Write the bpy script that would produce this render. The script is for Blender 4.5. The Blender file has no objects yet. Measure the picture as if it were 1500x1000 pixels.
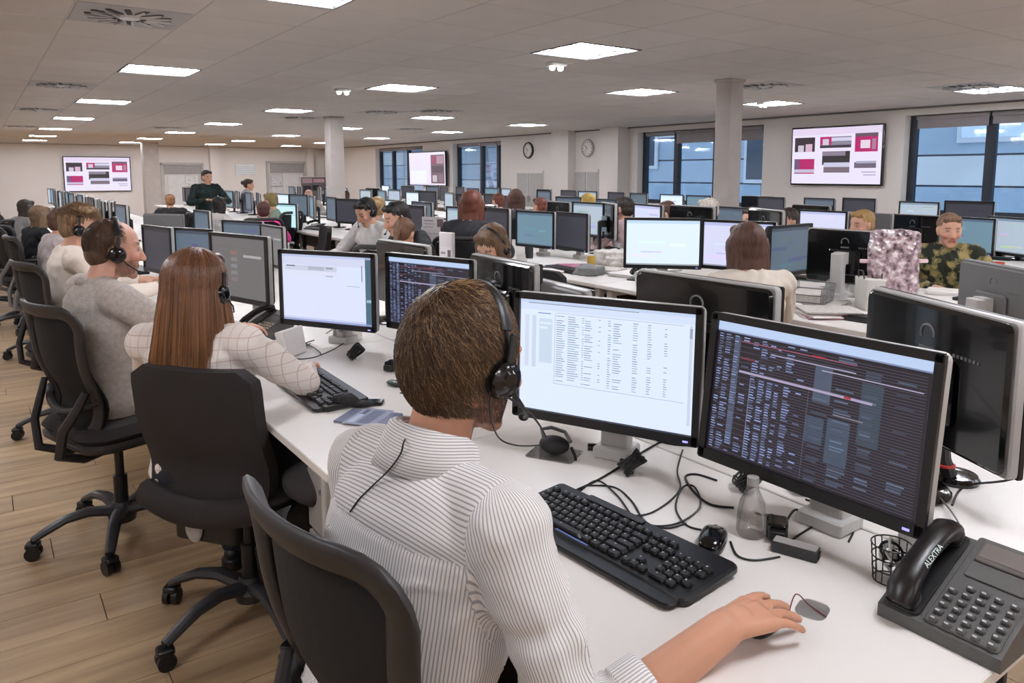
import bpy, bmesh, math, random
import numpy as np
from mathutils import Vector, Matrix, Euler, noise
from mathutils.bvhtree import BVHTree
random.seed(7); rng = np.random.default_rng(7)
S = bpy.context.scene
COL = S.collection
PI = math.pi
R = math.radians

# ---------------------------------------------------------------- camera
CAMH = 1.46; FPX = 1095.0; CX = 750.0; CY = 388.0
PITCH = math.atan(134 / FPX); YAW = math.atan(785 / math.hypot(FPX, 134))
cam = bpy.data.cameras.new('camera'); camo = bpy.data.objects.new('camera', cam); COL.objects.link(camo)
camo.location = (0, 0, CAMH)
camo.rotation_euler = (PI / 2 - PITCH, 0, -YAW)
cam.sensor_width = 36; cam.lens = FPX / 1500 * 36
cam.shift_y = -(500 - CY) / 1500
cam.clip_start = 0.02; cam.clip_end = 300
S.camera = camo
Fv = Vector((math.sin(YAW) * math.cos(PITCH), math.cos(YAW) * math.cos(PITCH), -math.sin(PITCH)))
Rv = Vector((math.cos(YAW), -math.sin(YAW), 0)); Uv = Rv.cross(Fv)
def ray(x, y): return Rv * (x - CX) - Uv * (y - CY) + Fv * FPX
def atw(x, y, w): return Vector((0, 0, CAMH)) + ray(x, y) * (w / FPX)
def onz(x, y, z):
    d = ray(x, y); return Vector((0, 0, CAMH)) + d * ((z - CAMH) / d.z)
def onx(x, y, X):
    d = ray(x, y); return Vector((0, 0, CAMH)) + d * (X / d.x)
def ony(x, y, Y):
    d = ray(x, y); return Vector((0, 0, CAMH)) + d * (Y / d.y)

# ---------------------------------------------------------------- world, light level, exposure
world = bpy.data.worlds.new('overcast_sky'); S.world = world; world.use_nodes = True
bg = world.node_tree.nodes['Background']; bg.inputs[0].default_value = (0.86, 0.91, 1.0, 1); bg.inputs[1].default_value = 1.6
S.view_settings.view_transform = 'Standard'; S.view_settings.look = 'None'
S.view_settings.exposure = 0.0; S.view_settings.gamma = 1.0; S.view_settings.use_curve_mapping = False
TUBE = 78.0          # glow of the ceiling light tubes

# ---------------------------------------------------------------- materials
def lin(c): return tuple(((x / 12.92) if x <= .04045 else ((x + .055) / 1.055) ** 2.4) for x in c)
MATS = {}
def mat(name, col=(.5, .5, .5), rough=.5, metal=0, var=.06, scale=6, bump=0, bscale=60, stretch=None, attr=False, emit=None, es=1, spec=.5, rnd=0, coat=0, alpha=1):
    if name in MATS: return MATS[name]
    m = bpy.data.materials.new(name); m.use_nodes = True; nt = m.node_tree; n = nt.nodes; l = nt.links
    b = n['Principled BSDF']; b.inputs['Roughness'].default_value = rough; b.inputs['Metallic'].default_value = metal
    b.inputs['Specular IOR Level'].default_value = spec
    if coat: b.inputs['Coat Weight'].default_value = coat
    if alpha < 1: b.inputs['Alpha'].default_value = alpha
    c = lin(col)
    tc = n.new('ShaderNodeTexCoord'); mp = n.new('ShaderNodeMapping'); l.new(tc.outputs['Object'], mp.inputs[0])
    if stretch: mp.inputs['Scale'].default_value = stretch
    nz = n.new('ShaderNodeTexNoise'); nz.inputs['Scale'].default_value = scale; nz.inputs['Detail'].default_value = 4; l.new(mp.outputs[0], nz.inputs['Vector'])
    mr = n.new('ShaderNodeMapRange'); mr.inputs['To Min'].default_value = 1 - var; mr.inputs['To Max'].default_value = 1 + var; mr.inputs['From Min'].default_value = .3; mr.inputs['From Max'].default_value = .7
    l.new(nz.outputs['Fac'], mr.inputs['Value'])
    fac = mr.outputs[0]
    if rnd:
        oi = n.new('ShaderNodeObjectInfo'); r2 = n.new('ShaderNodeMapRange'); r2.inputs['To Min'].default_value = 1 - rnd; r2.inputs['To Max'].default_value = 1 + rnd
        l.new(oi.outputs['Random'], r2.inputs['Value']); mm = n.new('ShaderNodeMath'); mm.operation = 'MULTIPLY'; l.new(fac, mm.inputs[0]); l.new(r2.outputs[0], mm.inputs[1]); fac = mm.outputs[0]
    vm = n.new('ShaderNodeVectorMath'); vm.operation = 'SCALE'
    if attr:
        at = n.new('ShaderNodeAttribute'); at.attribute_name = 'Col'; l.new(at.outputs['Color'], vm.inputs[0])
    else: vm.inputs[0].default_value = c
    l.new(fac, vm.inputs['Scale']); l.new(vm.outputs[0], b.inputs['Base Color'])
    if bump:
        n2 = n.new('ShaderNodeTexNoise'); n2.inputs['Scale'].default_value = bscale; l.new(mp.outputs[0], n2.inputs['Vector'])
        bp = n.new('ShaderNodeBump'); bp.inputs['Strength'].default_value = bump; bp.inputs['Distance'].default_value = .005
        l.new(n2.outputs['Fac'], bp.inputs['Height']); l.new(bp.outputs[0], b.inputs['Normal'])
    if emit:
        b.inputs['Emission Color'].default_value = (*lin(emit), 1); b.inputs['Emission Strength'].default_value = es
    m.diffuse_color = (*c, 1); MATS[name] = m; return m
def screen_mat():
    m = bpy.data.materials.new('screen_pixels'); m.use_nodes = True; nt = m.node_tree; b = nt.nodes['Principled BSDF']
    at = nt.nodes.new('ShaderNodeAttribute'); at.attribute_name = 'Col'
    b.inputs['Base Color'].default_value = (.012, .012, .013, 1); b.inputs['Roughness'].default_value = .35
    nt.links.new(at.outputs['Color'], b.inputs['Emission Color']); b.inputs['Emission Strength'].default_value = 1.0
    return m
def print_mat():
    return mat('printed_ink', rough=.6, attr=True, var=.03)
def glass_mat(name, tint=(.9, .95, 1), glossy=.12):
    m = bpy.data.materials.new(name); m.use_nodes = True; nt = m.node_tree; n = nt.nodes; n.remove(n['Principled BSDF'])
    t = n.new('ShaderNodeBsdfTransparent'); t.inputs[0].default_value = (*tint, 1); g = n.new('ShaderNodeBsdfGlossy'); g.inputs['Roughness'].default_value = .04
    mx = n.new('ShaderNodeMixShader'); lw = n.new('ShaderNodeLayerWeight'); lw.inputs[0].default_value = .25
    ml = n.new('ShaderNodeMath'); ml.operation = 'MULTIPLY_ADD'; ml.inputs[1].default_value = .5; ml.inputs[2].default_value = glossy * .5
    nt.links.new(lw.outputs['Fresnel'], ml.inputs[0]); nt.links.new(ml.outputs[0], mx.inputs[0]); nt.links.new(t.outputs[0], mx.inputs[1]); nt.links.new(g.outputs[0], mx.inputs[2])
    nt.links.new(mx.outputs[0], n['Material Output'].inputs[0]); return m

# ---------------------------------------------------------------- mesh builder
def RZ(a): return Matrix.Rotation(a, 4, 'Z')
def RX(a): return Matrix.Rotation(a, 4, 'X')
def RY(a): return Matrix.Rotation(a, 4, 'Y')
def TR(*p): return Matrix.Translation(Vector(p))
class MB:
    def __init__(s): s.v = []; s.f = []; s.mi = []; s.col = []
    def add(s, vs, fs, mi=0, M=None, col=None):
        o = len(s.v)
        if M is not None: vs = [M @ Vector(p) for p in vs]
        s.v += [tuple(p) for p in vs]; s.f += [tuple(i + o for i in f) for f in fs]; s.mi += [mi] * len(fs); s.col += [col] * len(fs); return s
    def loft(s, rings, mi=0, M=None, cap=True, closed=False, col=None):
        n = len(rings[0]); vs = [p for r in rings for p in r]; fs = []; k = len(rings)
        for i in range(k if closed else k - 1):
            a = i * n; b = ((i + 1) % k) * n
            for j in range(n):
                j2 = (j + 1) % n; fs.append((a + j, a + j2, b + j2, b + j))
        if cap and not closed: fs.append(tuple(range(n - 1, -1, -1))); fs.append(tuple((k - 1) * n + j for j in range(n)))
        return s.add(vs, fs, mi, M, col)
    def box(s, c, d, M=None, mi=0, col=None):
        x, y, z = c; a, b, e = d[0] / 2, d[1] / 2, d[2] / 2
        vs = [(x - a, y - b, z - e), (x + a, y - b, z - e), (x + a, y + b, z - e), (x - a, y + b, z - e), (x - a, y - b, z + e), (x + a, y - b, z + e), (x + a, y + b, z + e), (x - a, y + b, z + e)]
        return s.add(vs, [(3, 2, 1, 0), (4, 5, 6, 7), (0, 1, 5, 4), (1, 2, 6, 5), (2, 3, 7, 6), (3, 0, 4, 7)], mi, M, col)
    def rr(s, w, d, h, r=.01, ch=.002, M=None, seg=3, mi=0, top=1.0):
        # rounded rectangle prism, base at z 0
        def ring(ins, z, sc=1.0):
            o = []; a = w / 2 * sc - ins; b = d / 2 * sc - ins; q = max(r - ins, .0004)
            for (sx, sy, a0) in ((1, 1, 0), (-1, 1, 90), (-1, -1, 180), (1, -1, 270)):
                for i in range(seg + 1):
                    t = R(a0 + 90 * i / seg); o.append((sx * (a - q) + q * math.cos(t), sy * (b - q) + q * math.sin(t), z))
            return o
        return s.loft([ring(ch, 0), ring(0, ch), ring(0, h - ch, top), ring(ch, h, top)], mi, M)
    def tube(s, pts, r, n=8, mi=0, M=None, cap=True, closed=False, flat=1.0, up=None):
        P = [Vector(p) for p in pts]; k = len(P); rings = []; nrm = None
        for i in range(k):
            if closed: t = P[(i + 1) % k] - P[i - 1]
            else: t = P[min(i + 1, k - 1)] - P[max(i - 1, 0)]
            if t.length < 1e-9: t = Vector((0, 0, 1))
            t.normalize()
            if nrm is None:
                u = Vector(up) if up else (Vector((0, 0, 1)) if abs(t.z) < .9 else Vector((1, 0, 0)))
                nrm = (u - t * u.dot(t)).normalized()
            else:
                q = nrm - t * nrm.dot(t)
                if q.length > 1e-6: nrm = q.normalized()
            b = t.cross(nrm); rr = r[i] if hasattr(r, '__len__') else r
            rings.append([P[i] + nrm * (math.cos(2 * PI * j / n) * rr * flat) + b * (math.sin(2 * PI * j / n) * rr) for j in range(n)])
        return s.loft(rings, mi, M, cap, closed)
    def cyl(s, p0, p1, r0, r1=None, n=16, mi=0, M=None): return s.tube([p0, p1], [r0, r0 if r1 is None else r1], n, mi, M)
    def lathe(s, prof, n=20, mi=0, M=None):
        return s.loft([[(r * math.cos(2 * PI * j / n), r * math.sin(2 * PI * j / n), z) for j in range(n)] for r, z in prof], mi, M)
    def ell(s, c, rad, rot=None, nu=16, nv=10, mi=0, M=None):
        rings = []
        for i in range(nv + 1):
            th = PI * i / nv if 0 < i < nv else (.02 if i == 0 else PI - .02)
            rings.append([Vector((rad[0] * math.sin(th) * math.cos(2 * PI * j / nu), rad[1] * math.sin(th) * math.sin(2 * PI * j / nu), -rad[2] * math.cos(th))) for j in range(nu)])
        T = TR(*c) @ (rot.to_4x4() if rot is not None else Matrix())
        if M is not None: T = M @ T
        return s.loft(rings, mi, T)
    def prism(s, pts, z0, z1, mi=0, M=None):
        return s.loft([[(x, y, z0) for x, y in pts], [(x, y, z1) for x, y in pts]], mi, M)
    def quad(s, a, b, c, d, mi=0, M=None, col=None): return s.add([a, b, c, d], [(0, 1, 2, 3)], mi, M, col)
    def mesh(s, name, mats=(), smooth=35):
        me = bpy.data.meshes.new(name); me.from_pydata(s.v, [], s.f)
        if any(s.mi): me.polygons.foreach_set('material_index', s.mi)
        for m in mats: me.materials.append(m)
        if any(c is not None for c in s.col):
            at = me.color_attributes.new('Col', 'FLOAT_COLOR', 'CORNER'); d = []
            for f, c in zip(s.f, s.col): d += [*(lin(c) if c is not None else (0, 0, 0)), 1.0] * len(f)
            at.data.foreach_set('color', d)
        if smooth: me.polygons.foreach_set('use_smooth', [True] * len(s.f)); me.set_sharp_from_angle(angle=R(smooth))
        me.update(); return me
    def build(s, name, mats, parent=None, loc=(0, 0, 0), rot=(0, 0, 0), smooth=35):
        if not isinstance(mats, (list, tuple)): mats = [mats]
        return link(s.mesh(name, mats, smooth), name, parent, loc, rot)
def link(me, name, parent=None, loc=(0, 0, 0), rot=(0, 0, 0)):
    o = bpy.data.objects.new(name, me); COL.objects.link(o); o.parent = parent; o.location = loc; o.rotation_euler = rot; return o
def tag(o, label=None, cat=None, group=None, kind=None):
    if label: o['label'] = label
    if cat: o['category'] = cat
    if group: o['group'] = group
    if kind: o['kind'] = kind
    return o
def thing(name, label, cat, loc=(0, 0, 0), rz=0, group=None):
    o = bpy.data.objects.new(name, None); COL.objects.link(o); o.location = loc; o.rotation_euler = (0, 0, rz)
    o.empty_display_size = .05; return tag(o, label, cat, group)
KIDS = {}
def kids(o): return [c for c in bpy.data.objects if c.parent == o] if o.name not in KIDS else KIDS[o.name]
def remember(o):
    # cache of the children of a prototype so copying stays quick
    def rec(x):
        ch = [c for c in ALLNEW if c.parent == x]; KIDS[x.name] = ch
        for c in ch: rec(c)
    ALLNEW = list(COL.objects); rec(o); return o
def dup(o, loc=None, rz=None, label=None, group=None, parent=None, cat=None):
    c = o.copy(); COL.objects.link(c); c.parent = parent
    if loc is not None: c.location = loc
    if rz is not None: c.rotation_euler = (0, 0, rz)
    if label: c['label'] = label
    if group: c['group'] = group
    if cat: c['category'] = cat
    for ch in kids(o): dup(ch, parent=c)
    return c
def struct(o): o['kind'] = 'structure'; return o
ORD = ['first', 'second', 'third', 'fourth', 'fifth', 'sixth', 'seventh', 'eighth', 'ninth', 'tenth', 'eleventh', 'twelfth', 'thirteenth', 'fourteenth', 'fifteenth', 'sixteenth']

# common materials
white_lam = mat('white_laminate', (.90, .88, .86), .38, var=.015, scale=2)
edge_lam = mat('laminate_edge', (.80, .77, .73), .5)
wall_paint = mat('wall_paint', (.90, .875, .855), .8, var=.012, scale=1.5, bump=.05)
ceil_tile = mat('ceiling_tile', (.80, .77, .745), .9, var=.02, scale=3, bump=.15, bscale=180, rnd=.025)
grid_mat = mat('ceiling_grid', (.72, .69, .67), .7)
white_metal = mat('white_metal', (.86, .85, .84), .4)
grey_metal = mat('grey_metal', (.60, .60, .60), .35, metal=.6)
alu = mat('brushed_aluminium', (.72, .72, .72), .35, metal=.7)
black_pl = mat('black_plastic', (.085, .08, .085), .38, bump=.08, bscale=300)
black_gl = mat('gloss_black_plastic', (.05, .048, .052), .14, coat=.3)
dark_pl = mat('dark_grey_plastic', (.17, .17, .175), .45, bump=.1, bscale=250)
phone_pl = mat('phone_grey_plastic', (.33, .325, .32), .45, bump=.12, bscale=350)
mid_pl = mat('mid_grey_plastic', (.42, .42, .42), .45)
silver_pl = mat('silver_plastic', (.66, .65, .64), .35)
white_pl = mat('white_plastic', (.84, .83, .81), .4)
chair_fab = mat('black_chair_fabric', (.155, .135, .135), .85, bump=.4, bscale=600, var=.1)
mesh_fab = mat('black_chair_mesh', (.075, .07, .08), .8, bump=.6, bscale=900)
chair_pl = mat('chair_black_plastic', (.16, .145, .145), .5, bump=.08)
chair_grey = mat('chair_grey_plastic', (.47, .46, .46), .45)
base_mt = mat('chair_base_charcoal', (.22, .215, .225), .38, metal=.3)
rubber = mat('black_rubber', (.05, .05, .05), .6)
cable_m = mat('black_cable_rubber', (.06, .055, .06), .45)
paper_m = mat('white_paper', (.90, .88, .86), .7)
scr = screen_mat(); ink = print_mat()
blue_frame = mat('dark_navy_frame', (.13, .16, .21), .45)
win_glass = glass_mat('window_glass', (.80, .90, .98))
clear_pl = glass_mat('clear_plastic_film', (.93, .93, .93), .25)
# ---------------------------------------------------------------- room shell
X0, X1, Y0, Y1, HC = -2.8, 11.0, -4.0, 28.0, 2.40
TILE = .62; TX = 1.13 + TILE / 2; TY = 7.63     # a tile centre
def wood_mat():
    m = bpy.data.materials.new('oak_plank'); m.use_nodes = True; nt = m.node_tree; n = nt.nodes; l = nt.links; b = n['Principled BSDF']
    g = n.new('ShaderNodeNewGeometry'); mp = n.new('ShaderNodeMapping'); mp.inputs['Scale'].default_value = (.55, 7, 1); l.new(g.outputs['Position'], mp.inputs[0])
    oi = n.new('ShaderNodeObjectInfo'); ad = n.new('ShaderNodeVectorMath'); ad.operation = 'ADD'; l.new(mp.outputs[0], ad.inputs[0]); sc = n.new('ShaderNodeMath'); sc.operation = 'MULTIPLY'; sc.inputs[1].default_value = 40
    l.new(oi.outputs['Random'], sc.inputs[0]); cb = n.new('ShaderNodeCombineXYZ'); l.new(sc.outputs[0], cb.inputs[2]); l.new(cb.outputs[0], ad.inputs[1])
    nz = n.new('ShaderNodeTexNoise'); nz.inputs['Scale'].default_value = 2.2; nz.inputs['Detail'].default_value = 7; nz.inputs['Roughness'].default_value = .6; l.new(ad.outputs[0], nz.inputs['Vector'])
    cr = n.new('ShaderNodeValToRGB'); e = cr.color_ramp.elements; e[0].position = .3; e[0].color = (*lin((.60, .49, .37)), 1); e[1].position = .72; e[1].color = (*lin((.80, .68, .53)), 1)
    l.new(nz.outputs['Fac'], cr.inputs[0]); mr = n.new('ShaderNodeMapRange'); mr.inputs['To Min'].default_value = .86; mr.inputs['To Max'].default_value = 1.1; l.new(oi.outputs['Random'], mr.inputs[0])
    vm = n.new('ShaderNodeVectorMath'); vm.operation = 'SCALE'; l.new(cr.outputs[0], vm.inputs[0]); l.new(mr.outputs[0], vm.inputs['Scale']); l.new(vm.outputs[0], b.inputs['Base Color'])
    b.inputs['Roughness'].default_value = .42
    bp = n.new('ShaderNodeBump'); bp.inputs['Strength'].default_value = .12; bp.inputs['Distance'].default_value = .002; l.new(nz.outputs['Fac'], bp.inputs['Height']); l.new(bp.outputs[0], b.inputs['Normal'])
    return m
oak = wood_mat()
fl = struct(MB().box(((X0 + X1) / 2, (Y0 + Y1) / 2, -.06), (X1 - X0 + .6, Y1 - Y0 + .6, .10)).build('floor', mat('floor_joint', (.33, .26, .19), .7), smooth=0))
PW, PL = .19, 1.3
plank = MB().rr(PL - .003, PW - .003, .0095, .001, .0008, TR(0, 0, -.0095), seg=1).mesh('plank', [oak], 0)
rest = MB(); row = 0; y = Y0 + PW / 2
while y < Y1:
    off = (row * .47) % PL; x = X0 - off + PL / 2
    while x < X1 + PL / 2:
        if 1.3 < y < 19 and -.75 < x < 1.7:
            link(plank, 'plank', fl, (x, y, 0))
        else:
            a, b_ = max(x - PL / 2, X0), min(x + PL / 2, X1)
            if b_ - a > .02: rest.box(((a + b_) / 2, y, -.005), (b_ - a - .003, PW - .003, .0095))
        x += PL
    y += PW; row += 1
o = rest.build('plank_field', oak, fl, smooth=0); o['kind'] = 'stuff'

ceil = struct(MB().box(((X0 + X1) / 2, (Y0 + Y1) / 2, HC + .14), (X1 - X0 + .6, Y1 - Y0 + .6, .04)).build('ceiling', grid_mat, smooth=0))
lights = [(1.44, y) for y in (-3.53, .19, 3.91, 7.63, 11.35, 15.07, 18.79, 22.51, 25.6)] + [(3.92, y) for y in (-2.29, 1.43, 4.53, 7.63, 11.35, 15.07, 18.79, 22.51, 25.6)] + \
    [(6.40, y) for y in (-2.29, 1.43, 6.39, 11.35, 15.07, 18.79, 22.51, 25.6)] + [(8.88, y) for y in (-2.29, 1.43, 6.39, 11.97, 15.07, 18.79, 22.51, 25.6)] + [(-1.04, y) for y in (-2.29, 1.43, 5.15, 8.87, 12.59, 16.31, 20.03, 23.75)] + [(9.5, 4.22)]
vents = [(.82, 5.15), (.82, 9.49), (.82, 13.21), (1.06, 17.9), (4.54, 12.59), (5.16, 10.73), (5.78, 9.8), (7.02, 5.46), (8.88, 4.15), (3.3, 17.2), (7.64, 14.2)]
def cell(x, y): return round((x - TX) / TILE), round((y - TY) / TILE)
taken = {cell(*p) for p in lights} | {cell(*p) for p in vents}
cells = []
for i in range(-8, 17):
    for j in range(-20, 34):
        x, y = TX + i * TILE, TY + j * TILE
        if (i, j) in taken or x < X0 - .1 or x > X1 + .1 or y < Y0 - .1 or y > Y1 + .1: continue
        q = Vector((x, y, HC - CAMH)); w = q.dot(Fv); vis = False
        if w > .3:
            px, py = CX + FPX * q.dot(Rv) / w, CY - FPX * q.dot(Uv) / w; vis = -150 < px < 1650 and py > -120
        cells.append((0 if vis else 1, q.length, x, y))
cells.sort(); tile = MB().rr(TILE - .008, TILE - .008, .018, .002, .003, TR(0, 0, 0), seg=1).mesh('ceiling_tile', [ceil_tile], 0)
trest = MB()
for k, (v, d, x, y) in enumerate(cells):
    if k < 300: link(tile, 'ceiling_tile', ceil, (x, y, HC))
    else: trest.box((x, y, HC + .009), (TILE - .008, TILE - .008, .018))
o = trest.build('tile_field', ceil_tile, ceil, smooth=0); o['kind'] = 'stuff'
gr_ = MB()
for i in range(-8, 18): gr_.box((TX + (i - .5) * TILE, (Y0 + Y1) / 2, HC + .012), (.022, Y1 - Y0, .02))
for j in range(-20, 35):
    yy = TY + (j - .5) * TILE
    if Y0 < yy < Y1: gr_.box(((X0 + X1) / 2, yy, HC + .0125), (X1 - X0, .022, .02))
gr_.build('tile_grid', grid_mat, ceil, smooth=0)

tube_m = mat('lit_tube', (.9, .9, .9), .5, emit=(.96, .97, 1.0), es=TUBE)
def make_light():
    t = thing('ceiling_light', 'recessed square ceiling light with three glowing tubes', 'ceiling light')
    f = MB(); s = .30
    for sx in (-1, 1): f.box((sx * s, 0, .02), (.015, .615, .05)); f.box((0, sx * s, .02), (.6, .015, .05))
    f.box((0, 0, .05), (.6, .6, .01)); f.build('tray', mat('tray_grey', (.42, .41, .41), .6), t, smooth=0)
    for k in (-1, 0, 1):
        tb = MB().rr(.57, .055, .022, .018, .008, TR(0, k * .19, -.002)).build('tube', tube_m, t)
    for k in (-.5, .5): MB().rr(.58, .10, .012, .004, .002, TR(0, k * .19, .012)).build('reflector', mat('louvre_grey', (.34, .34, .34), .5), t)
    return remember(t)
L0 = make_light(); rows_n = {1.44: 'left', 3.92: 'second', 6.40: 'third', 8.88: 'window side', -1.04: 'aisle side', 9.5: 'short window'}
cnt = {}
for k, (x, y) in enumerate(lights):
    i, j = cell(x, y); p = (TX + i * TILE, TY + j * TILE, HC); cnt[x] = cnt.get(x, 0) + 1
    lab = 'recessed three-tube ceiling light, %s along the %s row of lights' % (ORD[cnt[x] - 1], rows_n[x])
    o = L0 if k == 0 else dup(L0); o.location = p; o['label'] = lab; o['group'] = 'recessed ceiling lights'
black_slot = mat('vent_slot_black', (.05, .05, .055), .6)
def make_vent():
    t = thing('ceiling_vent', 'v', 'air vent')
    MB().rr(.60, .60, .014, .01, .004).build('plate', mat('vent_plate', (.66, .64, .63), .5), t)
    sl = MB().rr(.15, .035, .006, .012, .001, TR(.165, .01, -.003)).mesh('slot', [black_slot])
    bl = MB().box((.165, -.012, -.008), (.14, .006, .012), RX(.5)).mesh('blade', [white_metal], 0)
    for k in range(14):
        a = link(sl, 'slot', t, rot=(0, 0, k * 2 * PI / 14)); link(bl, 'blade', t, rot=(0, 0, k * 2 * PI / 14))
    MB().lathe([(.06, 0), (.055, -.012), (.0, -.012)]).build('hub', white_metal, t)
    return remember(t)
V0 = make_vent()
vl = ['swirl air vent at the top left corner of the view', 'swirl air vent left of the nearest left ceiling light', 'swirl air vent beside the left row lights, third along', 'small distant swirl air vent above the left wall screen', 'swirl air vent just right of the middle column top', 'swirl air vent over the middle desks, beyond the near lights', 'swirl air vent on the ceiling right of the middle lights', 'swirl air vent beside the top of the right column', 'swirl air vent on the ceiling in front of the right window', 'swirl air vent left of the middle column, far along', 'swirl air vent far along near the window side']
for k, (x, y) in enumerate(vents):
    i, j = cell(x, y); o = V0 if k == 0 else dup(V0); o.location = (TX + i * TILE, TY + j * TILE, HC - .002); o['label'] = vl[k]; o['group'] = 'ceiling air vents'
spot_m = mat('emergency_lamp_glow', (.9, .9, .9), .4, emit=(1, .97, .9), es=6)
for k, (px, py, lb) in enumerate([(815, 92, 'small twin spot emergency light below the right near ceiling light'), (502, 130, 'small twin spot emergency light above the middle column'), (1118, 150, 'small twin spot emergency light right of the right column top')]):
    p = onz(px, py, HC); t = thing('emergency_light', lb, 'emergency light', (p.x, p.y, HC - .001))
    MB().rr(.16, .10, .03, .01, .004, TR(0, 0, -.03)).build('housing', white_pl, t)
    for s in (-1, 1): MB().ell((s * .045, 0, -.045), (.026, .026, .022)).build('lamp', spot_m, t)

# walls
def wallbox(name, boxes, m=wall_paint):
    mb = MB()
    for c, d in boxes: mb.box(c, d)
    return struct(mb.build(name, m, smooth=0))
wallbox('wall_left', [((X0 - .1, (Y0 + Y1) / 2, HC / 2), (.2, Y1 - Y0, HC + .3))])
wallbox('wall_back', [(((X0 + X1) / 2, Y0 - .1, HC / 2), (X1 - X0 + .4, .2, HC + .3))])
far = wallbox('wall_far', [(((X0 + X1) / 2, Y1 + .1, HC / 2), (X1 - X0 + .6, .2, HC + .3))])
wins = [(20.1, 23.4), (15.95, 18.35), (8.05, 11.05), (2.95, 5.65), (-2.6, .4)]
ZS, ZT = .85, 2.29
bx = []; edges = sorted([(a, b) for a, b in wins]); cur = Y0
for a, b in edges:
    bx.append(((X1 + .15, (cur + a) / 2, HC / 2), (.3, a - cur, HC + .3)))
    bx.append(((X1 + .15, (a + b) / 2, ZS / 2), (.3, b - a, ZS))); bx.append(((X1 + .15, (a + b) / 2, (ZT + HC + .15) / 2), (.3, b - a, HC + .15 - ZT))); cur = b
bx.append(((X1 + .15, (cur + Y1) / 2, HC / 2), (.3, Y1 - cur, HC + .3)))
wallbox('wall_right', bx)
struct(MB().box((X1 - .02, (Y0 + Y1) / 2, HC - .012), (.04, Y1 - Y0, .024)).build('trim_1', mat('dark_ceiling_trim', (.42, .41, .41), .6), smooth=0))
struct(MB().box(((X0 + X1) / 2, Y1 - .02, HC - .012), (X1 - X0 - .1, .04, .024)).build('trim_2', grid_mat, smooth=0))
struct(MB().box((X1 - .008, (Y0 + Y1) / 2, .05), (.016, Y1 - Y0, .1)).build('baseboard_right', white_lam, smooth=0))
struct(MB().box(((X0 + X1) / 2, Y1 - .008, .05), (X1 - X0 - .1, .016, .1)).build('baseboard_far', white_lam, smooth=0))
blind_m = mat('grey_blind_fabric', (.60, .58, .59), .8, bump=.1)
def window(n, a, b, muls, blinds):
    t = struct(thing('window_%d' % n, None, None, (X1 + .2, 0, 0)))
    for k in ('label', 'category'):
        if k in t: del t[k]
    fr = MB(); w = .09
    fr.box((0, a + w / 2, (ZS + ZT) / 2), (.09, w, ZT - ZS)); fr.box((0, b - w / 2, (ZS + ZT) / 2), (.09, w, ZT - ZS)); fr.box((0, (a + b) / 2, ZT - w / 2), (.088, b - a, w)); fr.box((0, (a + b) / 2, ZS + w / 2), (.088, b - a, w))
    fr.build('window_frame', blue_frame, t, smooth=0)
    ys = [a + w]
    for m in muls:
        y = b - (b - a) * m; MB().rr(.10, .12, ZT - ZS - .02, .008, .003, TR(0, y, ZS + .01)).build('mullion', blue_frame, t); ys.append(y)
    ys.append(b - w); ys.sort()
    for i in range(len(ys) - 1):
        MB().box((.01, (ys[i] + ys[i + 1]) / 2, (ZS + ZT) / 2), (.012, ys[i + 1] - ys[i], ZT - ZS - .1)).build('pane', win_glass, t, smooth=0)
        d = blinds[i % len(blinds)]
        if d > 0:
            q = MB(); q.box((-.07, (ys[i] + ys[i + 1]) / 2, ZT - .05 - d / 2), (.004, ys[i + 1] - ys[i] - .05, d)); q.cyl((-.07, ys[i] + .02, ZT - .04), (-.07, ys[i + 1] - .02, ZT - .04), .03, n=10); q.build('blind', blind_m, t)
    MB().box((-.12, (a + b) / 2, ZS + .005), (.2, b - a - .01, .02)).build('window_sill', white_lam, t, smooth=0)
window(1, *wins[0], (.30, .62), (.06,)); window(2, *wins[1], (.52, .85), (.05,)); window(3, *wins[2], (.30, .62), (.20, .20, .04)); window(4, *wins[3], (.40,), (.12, .14)); window(5, *wins[4], (.5,), (.1,))
# pilasters and cupboard doors on the window wall
for k, (xa, xb, dp) in enumerate([(807, 832, .22), (878, 905, .30)]):
    a, b = onx(xb, 230, X1 - dp).y, onx(xa, 230, X1 - dp).y
    struct(MB().box((X1 - dp / 2, (a + b) / 2, HC / 2), (dp, b - a, HC)).build('trim_%d' % (3 + k), wall_paint, smooth=0))
for k, (xa, xb, yt, lb) in enumerate([(757, 795, 250, 'pale grey cupboard door set in the wall under the left clock'), (842, 876, 248, 'pale grey cupboard door set in the wall under the right clock')]):
    a, b = onx(xb, 260, X1 - .03).y, onx(xa, 260, X1 - .03).y; zt = onx(xa, yt, X1).z
    t = thing('wall_cupboard', lb, 'cupboard', (X1 - .03, (a + b) / 2, 0)); g = mat('cupboard_grey', (.72, .71, .70), .5)
    MB().box((0.015, 0, zt / 2), (.028, b - a, zt)).build('frame', white_lam, t, smooth=0)
    for s in (-1, 1): d = MB().rr((b - a) / 2 - .04, zt - .12, .014, .003, .002, TR(0, s * (b - a) / 4, zt / 2) @ RY(-PI / 2) @ RZ(PI / 2)).build('door', g, t); MB().box((-.022, s * .04, zt * .55), (.015, .012, .14)).build('handle', grey_metal, d, smooth=0)
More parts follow.
